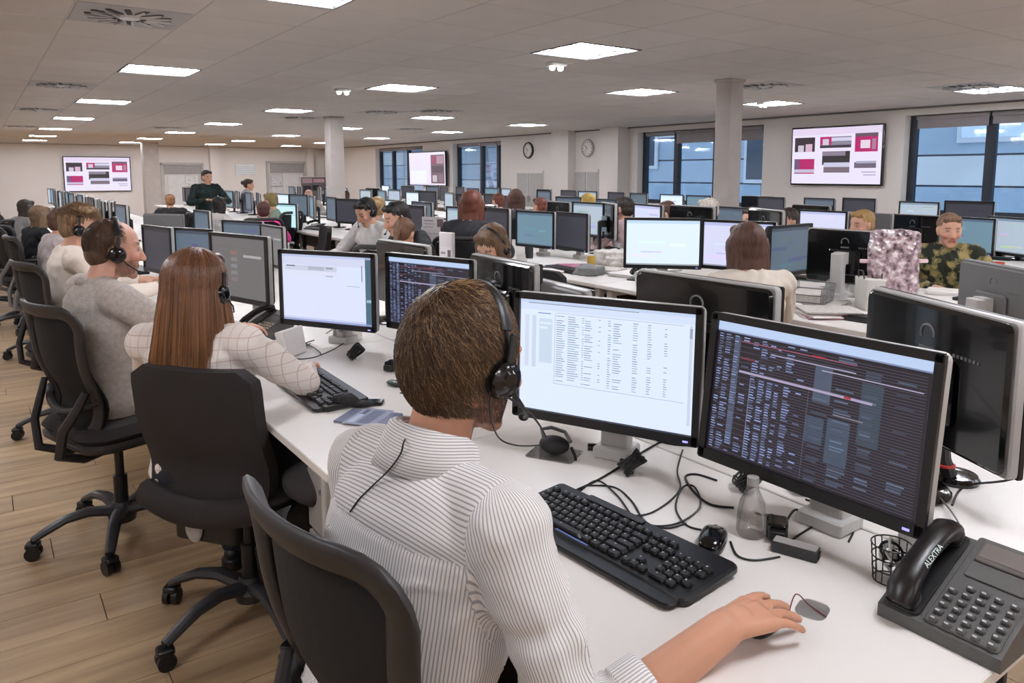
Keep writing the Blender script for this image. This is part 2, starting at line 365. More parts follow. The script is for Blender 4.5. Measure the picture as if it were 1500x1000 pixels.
def clock(px, py, lb, silver):
    p = onx(px, py, X1); t = thing('wall_clock', lb, 'clock', (X1 - .002, p.y, p.z)); M = RY(-PI / 2)
    MB().lathe([(.0, 0), (.19, 0), (.20, .02), (.19, .045), (.165, .045), (.16, .03)], 32, M=M).build('rim', silver_pl if silver else dark_pl, t)
    MB().lathe([(.0, .031), (.162, .0325), (0, .033)], 32, M=M).build('dial', paper_m, t)
    mk = MB()
    for k in range(12): mk.box((.135, 0, .034), (.03, .01, .003), M @ RZ(k * PI / 6))
    mk.build('hour_marks', rubber, t)['kind'] = 'stuff'; MB().box((.045, 0, .036), (.09, .012, .003), M @ RZ(.9)).build('hour_hand', rubber, t, smooth=0); MB().box((.06, 0, .038), (.13, .007, .002), M @ RZ(2.6)).build('minute_hand', rubber, t, smooth=0)
clock(775, 220, 'round dark-rimmed wall clock, left of the two clocks on the window wall', False); clock(862, 217, 'round silver-rimmed wall clock, right of the two clocks on the window wall', True)

# columns
col_m = mat('column_paint', (.74, .71, .69), .7)
for k, (x, y, s, lb) in enumerate([(6.28, 5.02, .19, 'square grey-white column standing right of the middle, before the right wall screen'), (4.93, 12.07, .24, 'square grey-white column left of the middle, behind the near screens'), (4.31, 24.9, .42, 'distant grey column beside the left wall screen')]):
    t = thing('column', lb, 'column', (x, y, 0)); MB().rr(s, s, HC, .006, .001).build('shaft', col_m, t); MB().rr(s + .03, s + .03, .03, .006, .002, TR(0, 0, HC - .03)).build('collar', col_m, t)

# screens' pictures: rectangles in 0..1 coordinates, u right, v down
def picture(rects, W, H, name, parent, m, loc=(0, 0, 0), base=None):
    mb = MB()
    if base is not None: rects = [(0, 0, 1, 1, base)] + rects
    for k, r in enumerate(rects):
        u0, v0, u1, v1, c = r[:5]; lv = r[5] if len(r) > 5 else (0 if k == 0 and base is not None else 1)
        x = .0002 * lv
        mb.quad((x, W * (u0 - .5), H * (.5 - v1)), (x, W * (u1 - .5), H * (.5 - v1)), (x, W * (u1 - .5), H * (.5 - v0)), (x, W * (u0 - .5), H * (.5 - v0)), col=c)
    return mb.build(name, m, parent, loc, smooth=0)
def tv_rects():
    pk, dk, wh, gy = (.72, .12, .42), (.22, .16, .20), (.93, .90, .98), (.55, .52, .60)
    r = [(0, 0, 1, .12, (.90, .84, .94)), (.03, .16, .27, .42, dk), (.07, .30, .14, .42, (.8, .78, .84), 2), (.16, .28, .24, .42, (.85, .7, .8), 2), (.03, .55, .27, .82, pk), (.03, .55, .09, .82, (.42, .34, .48), 2), (.03, .74, .27, .80, (.78, .75, .85), 3),
         (.33, .16, .68, .36, gy), (.33, .16, .46, .30, pk, 2), (.36, .20, .43, .32, (.82, .78, .86), 3), (.46, .18, .68, .24, (.84, .82, .92), 3), (.33, .31, .68, .36, (.25, .2, .26), 4), (.36, .42, .67, .66, (.20, .18, .18)), (.36, .42, .62, .50, (.55, .5, .58), 2), (.38, .62, .67, .70, (.80, .80, .90), 3), (.38, .70, .67, .80, (.48, .42, .47), 3),
         (.72, .12, .96, .44, pk), (.72, .12, .96, .18, (.40, .32, .38), 2), (.78, .24, .88, .38, (.90, .84, .90), 3), (.90, .22, .94, .40, (.66, .5, .6), 3), (.72, .62, .95, .72, (.42, .38, .46)), (.74, .60, .95, .64, (.66, .66, .76), 2), (.80, .78, .95, .80, (.7, .68, .8)), (.82, .83, .95, .85, (.7, .68, .8))]
    return r, wh
def tv(name, lb, loc, rz, W, H, tilt, rects=None):
    t = thing(name, lb, 'screen', loc, rz); g = bpy.data.objects.new
    MB().rr(H, W, .05, .012, .006, RY(tilt) @ TR(-.055, 0, 0) @ RY(PI / 2)).build('casing', black_gl, t)
    r, base = tv_rects()
    if rects: r = rects
    p = picture(r, W - .05, H - .05, 'screen', t, scr, (0.0, 0, 0), base); p.rotation_euler = (0, tilt, 0)
    MB().rr(.3, .4, .05, .01, .004, TR(-.10, 0, 0) @ RY(PI / 2)).build('wall_bracket', dark_pl, t)
a, b = onx(1158, 228, X1 - .1), onx(1293, 228, X1 - .1)
tv('wall_screen', 'large wall screen with magenta picture tiles, between the right-hand windows', (X1 - .09, (a.y + b.y) / 2, a.z / 2 + b.z / 2), PI, a.y - b.y, .92, .02)
a, b = ony(93, 255, Y1 - .1), ony(192, 255, Y1 - .1)
tv('wall_screen', 'large wall screen with magenta picture tiles on the far left wall', ((a.x + b.x) / 2, Y1 - .09, (a.z + b.z) / 2), -PI / 2, b.x - a.x, 1.13, .02)
a, b = onx(592, 247, X1 - .3), onx(645, 247, X1 - .3)
tv('wall_screen', 'wall screen with pale left half and reddish right half, before the farthest window', (X1 - .13, (a.y + b.y) / 2, a.z / 2 + b.z / 2), PI, a.y - b.y, 1.0, .02,
   [(.62, .08, .98, .95, (.48, .38, .42)), (.64, .12, .76, .35, (.62, .28, .40), 2), (.78, .12, .96, .35, (.7, .55, .62), 2), (.64, .42, .96, .62, (.36, .30, .34), 2), (.66, .70, .78, .90, (.8, .75, .8), 2), (.82, .68, .94, .90, (.55, .45, .5), 2), (.05, .55, .5, .95, (.95, .96, 1))])

# far end: glazed offices, doors, boards
def onfar(x0, y0, x1, y1, d): a, b = ony(x0, y1, Y1 - d), ony(x1, y0, Y1 - d); return a.x, b.x, a.z, b.z
def farbox(name, x0, y0, x1, y1, d0, d1, m, parent=None):
    a, b, c, e = onfar(x0, y0, x1, y1, d1); return MB().box(((a + b) / 2, Y1 - (d0 + d1) / 2, (c + e) / 2), (b - a, abs(d1 - d0), e - c)).build(name, m, parent, smooth=0)
fg = mat('frosted_panel', (.86, .86, .86), .4); fgrey = mat('door_grey', (.62, .60, .60), .6)
for n, (xa, xb, top, pan) in enumerate([(240, 296, 240, (248, 271)), (394, 446, 238, (416, 440))]):
    t = struct(thing('door_%d' % (n + 1), None, None)); [t.__delitem__(k) for k in ('label', 'category') if k in t]
    a, b, _, zt = onfar(xa, top, xb, 300, .06); m = (a + b) / 2
    f = MB(); f.box((a, Y1 - .04, zt / 2), (.08, .08, zt)); f.box((b, Y1 - .04, zt / 2), (.08, .08, zt)); f.box((m, Y1 - .04, zt), (b - a + .08, .08, .08)); f.build('door_frame', mat('pale_frame', (.72, .70, .69), .5), t, smooth=0)
    farbox('transom', xa + 2, top + 2, xb - 2, top + 15, .0, .03, fgrey, t)
    pa, pb, _, pz = onfar(pan[0], top + 16, pan[1], 300, .05); MB().box(((pa + pb) / 2, Y1 - .02, pz / 2), (pb - pa, .04, pz)).build('pane', fg, t, smooth=0)
    MB().box((pb + .1, Y1 - .07, 1.02), (.03, .03, .2)).build('handle', grey_metal, t, smooth=0)
    pa, pb, _, pz = onfar(pan[1] + 1, top + 16, xb - 2, 300, .05) if n == 0 else onfar(xa + 2, top + 16, pan[0] - 1, 300, .05)
    MB().box(((pa + pb) / 2, Y1 - .015, pz / 2), (pb - pa, .03, pz)).build('side_panel', mat('side_panel', (.78, .77, .76), .6), t, smooth=0)
struct(MB().box((ony(316, 250, Y1 - .3).x, Y1 - .12, HC / 2), (.30, .24, HC)).build('trim_5', wall_paint, smooth=0))
struct(MB().box((ony(456, 250, Y1 - .3).x, Y1 - .12, HC / 2), (.26, .24, HC)).build('trim_6', wall_paint, smooth=0))
def board(name, lb, cat, x0, y0, x1, y1, rects, base, off=.075):
    a, b, c, e = onfar(x0, y0, x1, y1, off + .02); t = thing(name, lb, cat, ((a + b) / 2, Y1 - off, (c + e) / 2), -PI / 2)
    MB().rr(e - c, b - a, .02, .005, .003, TR(-.01, 0, 0) @ RY(PI / 2)).build('backing', white_pl, t); picture(rects, (b - a) * .94, (e - c) * .93, 'print', t, ink, (.0105, 0, 0), base)
g3 = (.35, .35, .37)
def sk(n, s):
    r = random.Random(s); o = []
    for _ in range(n):
        u, v = r.random() * .8 + .05, r.random() * .85 + .04; o.append((u, v, min(u + r.random() * .25, .97), v + .03, (.4, .4, .42)))
    return o
board('poster', 'sketch poster on the glazed panel behind the standing man', 'poster', 272, 257, 290, 273, sk(14, 1), (.85, .85, .85))
board('planner_board', 'white year planner board on the far wall between the doors', 'board', 345, 240, 374, 257, [(u / 12 + .01, v / 6 + .04, u / 12 + .07, v / 6 + .12, (.75, .78, .82)) for u in range(12) for v in range(1, 6)], (.92, .93, .94), .012)
board('poster', 'upper sketch sheet beside the right far door', 'poster', 398, 258, 413, 272, sk(14, 2), (.82, .82, .84))
board('poster', 'lower text sheet beside the right far door', 'poster', 399, 274, 414, 289, sk(10, 3), (.84, .84, .85))
board('poster_wall', 'large dark photo collage board left of the middle column', 'poster', 441, 258, 478, 300, [(.05, .04, .45, .22, (.72, .6, .66)), (.5, .06, .95, .2, (.8, .66, .72)), (.08, .32, .4, .6, (.2, .19, .2)), (.45, .3, .7, .5, (.15, .15, .16)), (.62, .52, .92, .85, (.68, .68, .7)), (.1, .7, .5, .92, (.3, .29, .31))], (.42, .40, .42), .25)

# building across the street
t = thing('building', 'blue-grey clad building seen through the windows', 'building', (17, 8, 0))
clad = mat('blue_cladding', (.58, .66, .74), .6, var=.10, scale=.8); cl2 = mat('pale_cladding', (.74, .77, .80), .6, var=.08, scale=.8); dkw = mat('outside_window', (.20, .27, .34), .2)
MB().box((.25, 5, 1.5), (.3, 52, 11)).build('wall', mat('outside_wall', (.28, .33, .40), .8), t, smooth=0)
bdA = MB().rr(.62, 10.2, .06, .01, .008, TR(-.0, 0, 0) @ RY(-PI / 2)).mesh('cladding_board', [clad]); bdB = MB().rr(.62, 10.2, .06, .01, .008, RY(-PI / 2)).mesh('cladding_board', [cl2])
for s in range(5):
    for k in range(16): link(bdA if (s * 3 + k) % 5 else bdB, 'cladding_board', t, (.1, -16 + s * 10.3 + 5, -3.4 + k * .66 + .3))
for (y, z, w, h) in [(-1.2, 2.6, 1.6, 1.0), (-3.6, .8, 1.4, 1.4), (2.0, 3.4, 1.2, 1.3), (4.5, 2.2, 1.0, 2.0), (9, 2.4, 1.6, 1.6), (14, 2.2, 1.2, 1.8)]:
    f = MB().rr(h, w, .08, .01, .01, TR(.02, y, z) @ RY(-PI / 2)).build('window', mat('outside_frame', (.75, .78, .82), .5), t); MB().rr(h - .2, w - .2, .04, .005, .005, TR(-.04, y, z) @ RY(-PI / 2)).build('pane', dkw if z < 2.5 else mat('bright_glass', (.80, .87, .95), .1), f)
t = thing('street_tree', 'bent pale trunk outside the second farthest window', 'tree', (14, 20.6, -3.4))
MB().tube([(0, 0, 0), (0, .1, 2.6), (.1, -.3, 4.2), (.2, -1.0, 5.4), (.2, -1.6, 6.6)], [.2, .17, .13, .1, .06], 10).build('trunk', mat('pale_bark', (.5, .55, .6), .8), t); MB().tube([(.05, -.1, 3.6), (.1, .6, 4.8), (.1, .8, 6.2)], [.1, .07, .04], 8).build('branch', mat('pale_bark', (.5, .55, .6)), t)
# ---------------------------------------------------------------- desks
ZD = .73
def make_desk():
    # double bench unit: origin on the floor at the near-left corner, x across 1.6, y along 1.27
    t = thing('bench_desk', 'd', 'desk'); W, D = 1.27, 1.60
    for k in (0, 1):
        MB().rr(.795, W - .003, .025, .004, .0025, TR(.3995 + k * .8015, W / 2, ZD - .025)).build('worktop', [white_lam], t)
    for yy in (.06, W - .06):
        for xx in (.10, D - .10): MB().rr(.05, .05, ZD - .026, .006, .002, TR(xx, yy, 0)).build('leg', white_metal, t)
        MB().box((D / 2, yy, ZD - .055), (D - .2, .04, .05)).build('cross_rail', white_metal, t, smooth=0)
    tr = MB(); tr.box((D / 2, W / 2, ZD - .18), (.24, W - .2, .006)); tr.box((D / 2 - .12, W / 2, ZD - .14), (.006, W - .2, .09)); tr.box((D / 2 + .12, W / 2, ZD - .14), (.006, W - .2, .09))
    tr.build('cable_tray', white_metal, t, smooth=0)
    MB().box((D / 2, W / 2, ZD - .2), (.015, W - .16, .34)).build('modesty_panel', mat('panel_dark', (.20, .19, .19), .7), t, smooth=0)
    return remember(t)
desk0 = make_desk(); benches = [(.646, .42, 15, 'nearest bench row'), (3.30, 1.15, 14, 'second bench row'), (5.75, .9, 15, 'third bench row'), (8.3, .9, 15, 'window-side bench row')]
first = True
for bi, (bx_, by_, n_, nm) in enumerate(benches):
    for k in range(n_):
        o = desk0 if first else dup(desk0); first = False
        o.location = (bx_, by_ + k * 1.27, 0); o['label'] = 'white bench desk, %s from the near end of the %s' % (ORD[k], nm); o['group'] = 'white bench desks'

# ---------------------------------------------------------------- office chairs
def make_base(t, r=.31):
    MB().lathe([(.0, .07), (.05, .07), (.055, .10), (.04, .13), (.035, .15), (0, .15)], 18).build('hub', base_mt, t)
    arm = MB(); pts = [(0.03, 0, .115), (.12, 0, .135), (.2, 0, .125), (.27, 0, .095), (r, 0, .075)]
    arm.tube(pts, [.030, .026, .023, .020, .017], 8, flat=.75); arm = arm.mesh('base_arm', [base_mt])
    c = MB(); c.cyl((0, -.024, .027), (0, -.006, .027), .027, n=16); c.cyl((0, .006, .027), (0, .024, .027), .027, n=16); c.cyl((0, 0, .03), (0, 0, .082), .008, n=8); c.rr(.05, .05, .02, .012, .004, TR(0, 0, .046)); c = c.mesh('caster', [black_pl])
    for k in range(5):
        a = k * 2 * PI / 5 + .35; o = link(arm, 'base_arm', t, rot=(0, 0, a)); link(c, 'caster', o, (r, 0, 0), (0, 0, .8 + k))
    MB().cyl((0, 0, .13), (0, 0, .26), .026, n=14).cyl((0, 0, .26), (0, 0, .40), .017, n=14).build('gas_lift', black_pl, t)
def back_panel(W, H, z0, x0, thick, m, name, t, curve=.05, lumbar=.035, r=.05, lean=.10, nv=14, nu=10):
    # closed curved slab: front and back sheets joined
    fr, bk = [], []
    def P(u, v, side):
        y = (u - .5) * W; q = abs(u - .5) * 2
        # rounded corners by narrowing near top and bottom
        e = 0
        for (vv) in (v, 1 - v):
            if vv * H < r: e = max(e, r - math.sqrt(max(r * r - (r - vv * H) ** 2, 0)))
        y *= (W - 2 * e) / W
        x = x0 - lean * v * H * 1.0 + lumbar * math.exp(-((v - .25) / .22) ** 2) + curve * q * q
        return (x + side * thick / 2, y, z0 + v * H)
    mb = MB(); N = nu + 1
    V = [P(i / nu, j / nv, 1) for j in range(nv + 1) for i in range(N)] + [P(i / nu, j / nv, -1) for j in range(nv + 1) for i in range(N)]
    F = []; o = N * (nv + 1)
    for j in range(nv):
        for i in range(nu):
            a = j * N + i; F.append((a, a + 1, a + N + 1, a + N)); F.append((o + a, o + a + N, o + a + N + 1, o + a + 1))
        for a, b in ((j * N, (j + 1) * N), (j * N + nu, (j + 1) * N + nu)):
            F.append((a, b, o + b, o + a) if a % N == 0 else (b, a, o + a, o + b))
    for i in range(nu): F.append((i + 1, i, o + i, o + i + 1)); a = nv * N + i; F.append((a, a + 1, o + a + 1, o + a))
    mb.add(V, F); return mb.build(name, m, t, smooth=50)
def make_chair(kind):
    t = thing('office_chair', 'c', 'chair'); make_base(t)
    MB().rr(.20, .18, .07, .03, .012, TR(-.02, 0, .385)).build('tilt_mechanism', black_pl, t)
    s = MB(); s.rr(.46, .48, .035, .10, .012, TR(.02, 0, .435)); s.build('seat_shell', chair_pl, t); MB().rr(.47, .48, .055, .11, .022, TR(.02, 0, .468), seg=5, top=.97).build('seat', chair_fab, t)
    if kind == 'solid':
        back_panel(.42, .43, .475, -.21, .045, chair_fab, 'backrest', t, curve=.035)
        lb = MB(); pts = [(-.215 + .035 * (u * u) * 4 * .35 - .02 * (1 - 4 * u * u), u * .42, .465 + .03 * (4 * u * u)) for u in [i / 12 - .5 for i in range(13)]]
        lb.tube(pts, .034, 10, flat=1.3); lb.build('lumbar_roll', chair_fab, t)
        MB().rr(.05, .22, .10, .02, .008, TR(-.185, 0, .36)).build('back_bracket', black_pl, t); MB().lathe([(0, 0), (.034, 0), (.036, .004), (.03, .010), (0, .012)], 20, M=TR(-.212, .03, .41) @ RY(-PI / 2) @ Matrix.Diagonal((1.35, .85, 1, 1))).build('adjuster_plate', silver_pl, t)
    else:
        # bowed frame with a mesh panel
        W, H, z0 = .41, .50, .47
        def xf(y, z): v = (z - z0) / H; return -.215 - .10 * v * H + .05 * math.exp(-((v - .25) / .25) ** 2) + .10 * (2 * y / W) ** 2 * .55
        def outline(W, H, r, zc):
            o = []
            for (sy, sz, a0) in ((1, 1, 0), (-1, 1, 90), (-1, -1, 180), (1, -1, 270)):
                rr_ = r if sz > 0 else r * 1.3
                for i in range(6):
                    a = R(a0 + 90 * i / 5); o.append((sy * (W / 2 * (1 if sz > 0 else .82) - rr_) + rr_ * math.cos(a), zc + sz * (H / 2 - rr_) + rr_ * math.sin(a)))
            return o
        ol = outline(W, H, .07, z0 + H / 2); mb = MB()
        fine = []
        for i in range(len(ol)):
            a, b = ol[i], ol[(i + 1) % len(ol)]; n = max(1, int(math.dist(a, b) / .03))
            fine += [(a[0] + (b[0] - a[0]) * q / n, a[1] + (b[1] - a[1]) * q / n) for q in range(n)]
        mb.tube([(xf(y, z), y, z) for y, z in fine], .030 if kind == 'mesh' else .018, 10, closed=True, flat=.42 if kind == 'mesh' else 1, up=(1, 0, 0)); mb.build('backrest_frame', chair_pl, t, smooth=60)
        back_panel(.37, .45, .495, -.20, .008, mesh_fab, 'backrest_mesh', t, curve=.05, lumbar=.05, r=.07)
        MB().tube([(xf(y, .63) - .018, y, .63 - .05 * (1 - (y / .2) ** 2)) for y in [-.2 + .04 * i for i in range(11)]], .016, 8, flat=.6).build('lumbar_bar', chair_pl, t)
        for s in ((-1, 1) if kind == 'mesh' else (-1, 1)):
            MB().tube([(-.02, s * .05, .40), (-.16, s * .07, .39), (-.25, s * .09, .43), (-.245, s * .12, .53), (-.205, s * .155, .61), (-.18, s * .172, .67)], [.02, .022, .022, .019, .017, .014], 8, flat=.8).build('back_support', chair_grey if kind == 'bow' else chair_pl, t)
        if kind == 'bow':
            for s in (-1, 1):
                a = MB(); a.tube([(-.05, s * .26, .43), (-.04, s * .285, .56), (-.02, s * .285, .66)], [.017, .015, .015], 8); a.build('arm_post', chair_grey, t); MB().rr(.24, .07, .03, .03, .01, TR(.02, s * .285, .66)).build('armrest', black_pl, t)
    return remember(t)
ch_solid, ch_mesh, ch_bow = make_chair('solid'), make_chair('mesh'), make_chair('bow')
CH = {'solid': [ch_solid, 0], 'mesh': [ch_mesh, 0], 'bow': [ch_bow, 0]}
def chair(kind, x, y, deg, label, group='office chairs', sc=1):
    p = CH[kind]; o = p[0] if p[1] == 0 else dup(p[0]); p[1] += 1
    o.location = (x, y, 0); o.rotation_euler = (0, 0, R(deg)); o['label'] = label; o['group'] = group; return o

# ---------------------------------------------------------------- monitors
MW, MH = .49, .325
def term_rects(seed, dense=1):
    r = random.Random(seed); o = [(0, 0, 1, .065, (.74, .82, .95)), (0, .065, 1, .075, (.5, .55, .7)), (0, .98, 1, 1, (.35, .45, .68)), (.993, .07, 1, 1, (.62, .74, .95))]
    cols = [(.015, .04, .07, .7), (.05, .09, .07, .55), (.10, .13, .07, .85), (.24, .28, .40, .9), (.30, .335, .40, .9), (.345, .375, .40, .9), (.39, .42, .12, .7), (.46, .50, .4, .5)]
    o += [(.10, .10, .135, .9, (.28, .31, .38)), (.52, .18, .60, .42, (.30, .34, .42)), (.73, .22, .82, .62, (.22, .27, .32)), (.60, .50, .70, .80, (.26, .31, .38)), (.50, .52, .585, .70, (.24, .29, .36))]
    n = 46
    for k in range(n):
        v = .09 + k * .019
        for (u0, u1, p, m) in ((.012, .04, .9, 1), (.05, .09, .85, 1), (.10, .135, .9, 1), (.15, .19, .35, 1), (.205, .24, .95, 1), (.25, .285, .9, 1), (.295, .325, .9, 1), (.335, .36, .6, 1), (.38, .42, .85, 1), (.44, .48, .2, 1), (.52, .6, .4, 0), (.62, .70, .55, 0), (.74, .81, .5, 0), (.87, .95, .35, 0)):
            if r.random() < p * (1 if k > 15 or u0 < .14 else .7):
                c = (.55, .62, .82) if m else (.38, .45, .55); s = .6 + r.random() * .5; c = tuple(min(1, x * s) for x in c)
                o.append((u0, v, u0 + (u1 - u0) * (.6 + r.random() * .4), v + .0075, c, 2))
        o.append((.02 if k % 2 else .24, v + .012, .98, v + .0142, (.40, .39, .48), 1))
    o += [(.14, .335, .78, .352, (.66, .62, .74), 3), (.14, .12, .70, .127, (.6, .35, .45), 3), (.30, .17, .70, .178, (.62, .6, .7), 3), (.55, .20, .97, .206, (.7, .68, .78), 3), (.5, .115, .56, .125, (.72, .15, .2), 3), (.14, .24, .22, .25, (.5, .2, .28), 3), (.66, .335, .69, .35, (.7, .2, .25), 4), (.205, .37, .208, .95, (.5, .5, .6), 3), (.5, .36, .502, .97, (.4, .4, .5), 3), (.62, .47, .75, .475, (.6, .58, .62), 3)]
    return o, (.135, .115, .14)
def sheet_rects(seed):
    r = random.Random(seed); o = [(0, 0, 1, .03, (.78, .84, .95)), (.05, .028, .7, .034, (.35, .38, .48)), (0, .03, 1, .09, (.84, .89, .98)), (.22, .10, .94, .105, (.72, .76, .86)), (.0, .975, 1, 1, (.20, .24, .38)), (.02, .978, .2, .995, (.5, .55, .7), 2), (.215, .11, .218, .72, (.70, .75, .86)), (.215, .72, .95, .724, (.66, .70, .80)), (.97, .1, .985, .9, (.80, .84, .92)), (.97, .12, .985, .2, (.62, .66, .76), 2),
                             (.12, .16, .20, .55, (.80, .86, .94)), (.125, .19, .195, .21, (.88, .93, 1), 2), (.125, .23, .17, .25, (.88, .93, 1), 2), (.03, .14, .055, .60, (.82, .86, .95)), (.075, .14, .10, .60, (.80, .85, .94)), (.11, .11, .19, .12, (.55, .65, .85))]
    for k in range(30):
        v = .125 + k * .0195
        for (u0, w, p) in ((.225, .055, .95), (.295, .07, .95), (.38, .012, .9), (.395, .05, .7), (.475, .015, .35), (.53, .02, .85), (.56, .05, .8), (.67, .03, .8), (.75, .025, .8), (.84, .02, .6)):
            if r.random() < p: c = r.choice([(.42, .48, .62), (.50, .56, .70), (.36, .42, .58), (.45, .62, .66)]); o.append((u0, v, u0 + w * (.6 + .4 * r.random()), v + .005, c, 2))
    return o, (.885, .93, 1.0)
def mail_rects(seed):
    o = [(0, 0, 1, .035, (.74, .78, .92)), (0, .035, .93, .15, (.83, .85, .95)), (.03, .16, .62, .235, (.80, .82, .90)), (.05, .165, .15, .18, (.35, .36, .42), 2), (.30, .17, .48, .22, (.70, .72, .80), 2), (.50, .17, .58, .20, (.62, .64, .72), 2), (.0, .24, .7, .30, (.87, .89, .97)), (.72, .16, .88, .48, (.86, .90, .99)), (.73, .42, .87, .43, (.72, .75, .83), 2), (.50, .29, .58, .31, (.72, .74, .82), 2), (.93, .0, 1, 1, (.30, .42, .50)), (.94, .60, .99, .64, (.6, .75, .8), 2), (0, .95, 1, 1, (.62, .66, .84)), (.89, .12, .90, .35, (.5, .53, .62), 2), (0, .93, .93, .94, (.72, .75, .88))]
    return o, (.87, .895, 1.0)
def gray_rects(seed):
    r = random.Random(seed); o = [(0, .16, 1, .165, (.36, .36, .37))]
    for k in range(5): o.append((.36, .22 + k * .11, .48, .28 + k * .11, r.choice([(.50, .50, .50), (.56, .42, .38), (.52, .52, .53), (.50, .44, .46)])))
    o.append((.60, .27, .92, .31, (.66, .66, .66))); return o, (.42, .41, .415)
def app_rects(seed, base, acc):
    r = random.Random(seed); o = [(0, 0, 1, .07, acc), (0, .95, 1, 1, tuple(x * .7 for x in base))]
    for k in range(r.randint(4, 9)):
        u, v = r.random() * .6 + .04, r.random() * .7 + .12; o.append((u, v, min(u + .1 + r.random() * .3, .96), v + .02 + r.random() * .06, tuple(min(1, max(0, b * (.82 + .3 * r.random()))) for b in base), 2))
    return o, base
PICS = {'term': term_rects, 'sheet': sheet_rects, 'mail': mail_rects, 'gray': gray_rects,
        'bright': lambda s: app_rects(s, (.90, .96, 1.0), (.78, .88, .97)), 'lav': lambda s: app_rects(s, (.86, .87, .98), (.74, .76, .92)), 'blue': lambda s: app_rects(s, (.44, .56, .63), (.34, .42, .5)),
        'dim': lambda s: app_rects(s, (.36, .42, .48), (.26, .3, .36)), 'cyan': lambda s: app_rects(s, (.80, .95, .97), (.62, .8, .86)), 'dark': lambda s: app_rects(s, (.22, .22, .26), (.12, .12, .15)), 'pale': lambda s: app_rects(s, (.70, .76, .82), (.5, .58, .66)), 'off': lambda s: ([], (.05, .05, .055))}
PICM = {}
def pic_mesh(kind, seed, W, H):
    key = (kind, seed, W, H)
    if key not in PICM:
        r, b = PICS[kind](seed); o = picture(r, W, H, 'screen', None, scr, (0, 0, 0), b); PICM[key] = o.data; bpy.data.objects.remove(o)
    return PICM[key]
MPARTS = {}
def mon_parts(shell, back):
    key = (shell, back)
    if key in MPARTS: return MPARTS[key]
    sh, bk = {'silver': silver_pl, 'black': black_pl, 'grey': mid_pl}[shell], {'black': black_gl, 'grey': mid_pl}[back]
    B = RY(PI / 2)   # rr's z -> +x (screen normal), w along z, d along y
    d = {}
    d['shell'] = MB().rr(MH, MW, .024, .014, .004, TR(-.028, 0, 0) @ B).mesh('shell', [sh])
    d['back_cover'] = MB().rr(MH - .012, MW - .012, .014, .02, .008, TR(-.028, 0, 0) @ RY(-PI / 2)).rr(.15, .20, .018, .02, .008, TR(-.040, 0, -.03) @ RY(-PI / 2)).mesh('back_cover', [bk])
    bz = MB(); bw = .017; x = .0
    for (cy, cz, dy, dz) in ((0, MH / 2 - bw / 2, MW - .006, bw), (0, -MH / 2 + bw / 2 + .003, MW - .006, bw + .006), (-MW / 2 + bw / 2, 0, bw, MH - .006), (MW / 2 - bw / 2, 0, bw, MH - .006)): bz.box((x, cy, cz), (.010, dy, dz))
    d['bezel'] = bz.mesh('bezel', [black_pl], 0)
    mk = MB(); mk.tube([(-.0425, .022 * math.cos(a), .09 + .022 * math.sin(a)) for a in [i * PI / 9 - .5 for i in range(12)]], .003, 6); mk.box((-.0425, 0, .058), (.003, .05, .008))
    for i in range(7): mk.box((-.0425, -.16 + i * .012, .06), (.002, .006, .007))
    d['emblem'] = mk.mesh('emblem', [mid_pl])
    d['power_led'] = MB().box((.006, MW / 2 - .03, -MH / 2 + .010), (.002, .012, .004)).mesh('power_led', [mat('blue_led', (.5, .5, .9), emit=(.62, .6, 1), es=1.4)], 0)
    st = MB(); st.rr(.035, .07, 1, .01, .002); MPARTS[key] = d; return d
def stand_mesh(kind, zc):
    key = ('stand', kind, round(zc, 2))
    if key in MPARTS: return MPARTS[key]
    a = zc - ZD
    if kind == 'post': n = MB().rr(.045, .075, a + .02, .008, .003, TR(-.11, 0, 0)).box((-.075, 0, a - .01), (.05, .07, .07)).mesh('stand_post', [mat('post_grey', (.74, .73, .72), .45)]); f = MB().rr(.09, .10, .03, .008, .004, TR(-.11, 0, 0)).mesh('clamp_foot', [mat('post_grey')])
    elif kind == 'arm': n = MB().rr(.04, .055, a, .008, .003, TR(-.11, 0, 0)).box((-.075, 0, a - .02), (.05, .06, .06)).mesh('stand_post', [silver_pl]); f = MB().rr(.20, .24, .015, .03, .004, TR(-.08, 0, 0)).mesh('stand_base', [silver_pl])
    else: n = MB().rr(.03, .06, a, .01, .003, TR(-.10, 0, 0)).box((-.07, 0, a - .02), (.05, .08, .06)).mesh('stand_neck', [black_pl]); f = MB().lathe([(0, 0), (.105, 0), (.11, .006), (.10, .014), (.03, .02), (0, .02)], 24, M=TR(-.09, 0, 0)).mesh('stand_base', [black_gl])
    MPARTS[key] = (n, f); return n, f
REG = []
def monitor(x, y, z, deg, label, group, pic='dim', seed=0, tilt=0, shell='silver', back='black', stand='post', emblem=True):
    t = thing('monitor', label, 'monitor', (x, y, ZD), R(deg), group); d = mon_parts(shell, back); n, f = stand_mesh(stand, z)
    T = (0, R(-tilt), 0); zz = z - ZD
    sh = link(d['shell'], 'shell', t, (0, 0, zz), T); link(d['back_cover'], 'back_cover', t, (0, 0, zz), T); link(d['bezel'], 'bezel', t, (0, 0, zz), T)
    o = link(pic_mesh(pic, seed, MW - .034, MH - .034), 'screen', t, (0, 0, zz), T)
    o.location = Vector((0, 0, zz)) + (Euler(T).to_matrix() @ Vector((-.0025, 0, 0)))
    link(d['power_led'], 'power_led', t, (0, 0, zz), T)
    if emblem: link(d['emblem'], 'emblem', t, (0, 0, zz), T)['kind'] = 'stuff'
    link(n, n.name.split('.')[0], t); link(f, f.name.split('.')[0], t); REG.append((x, y)); return t
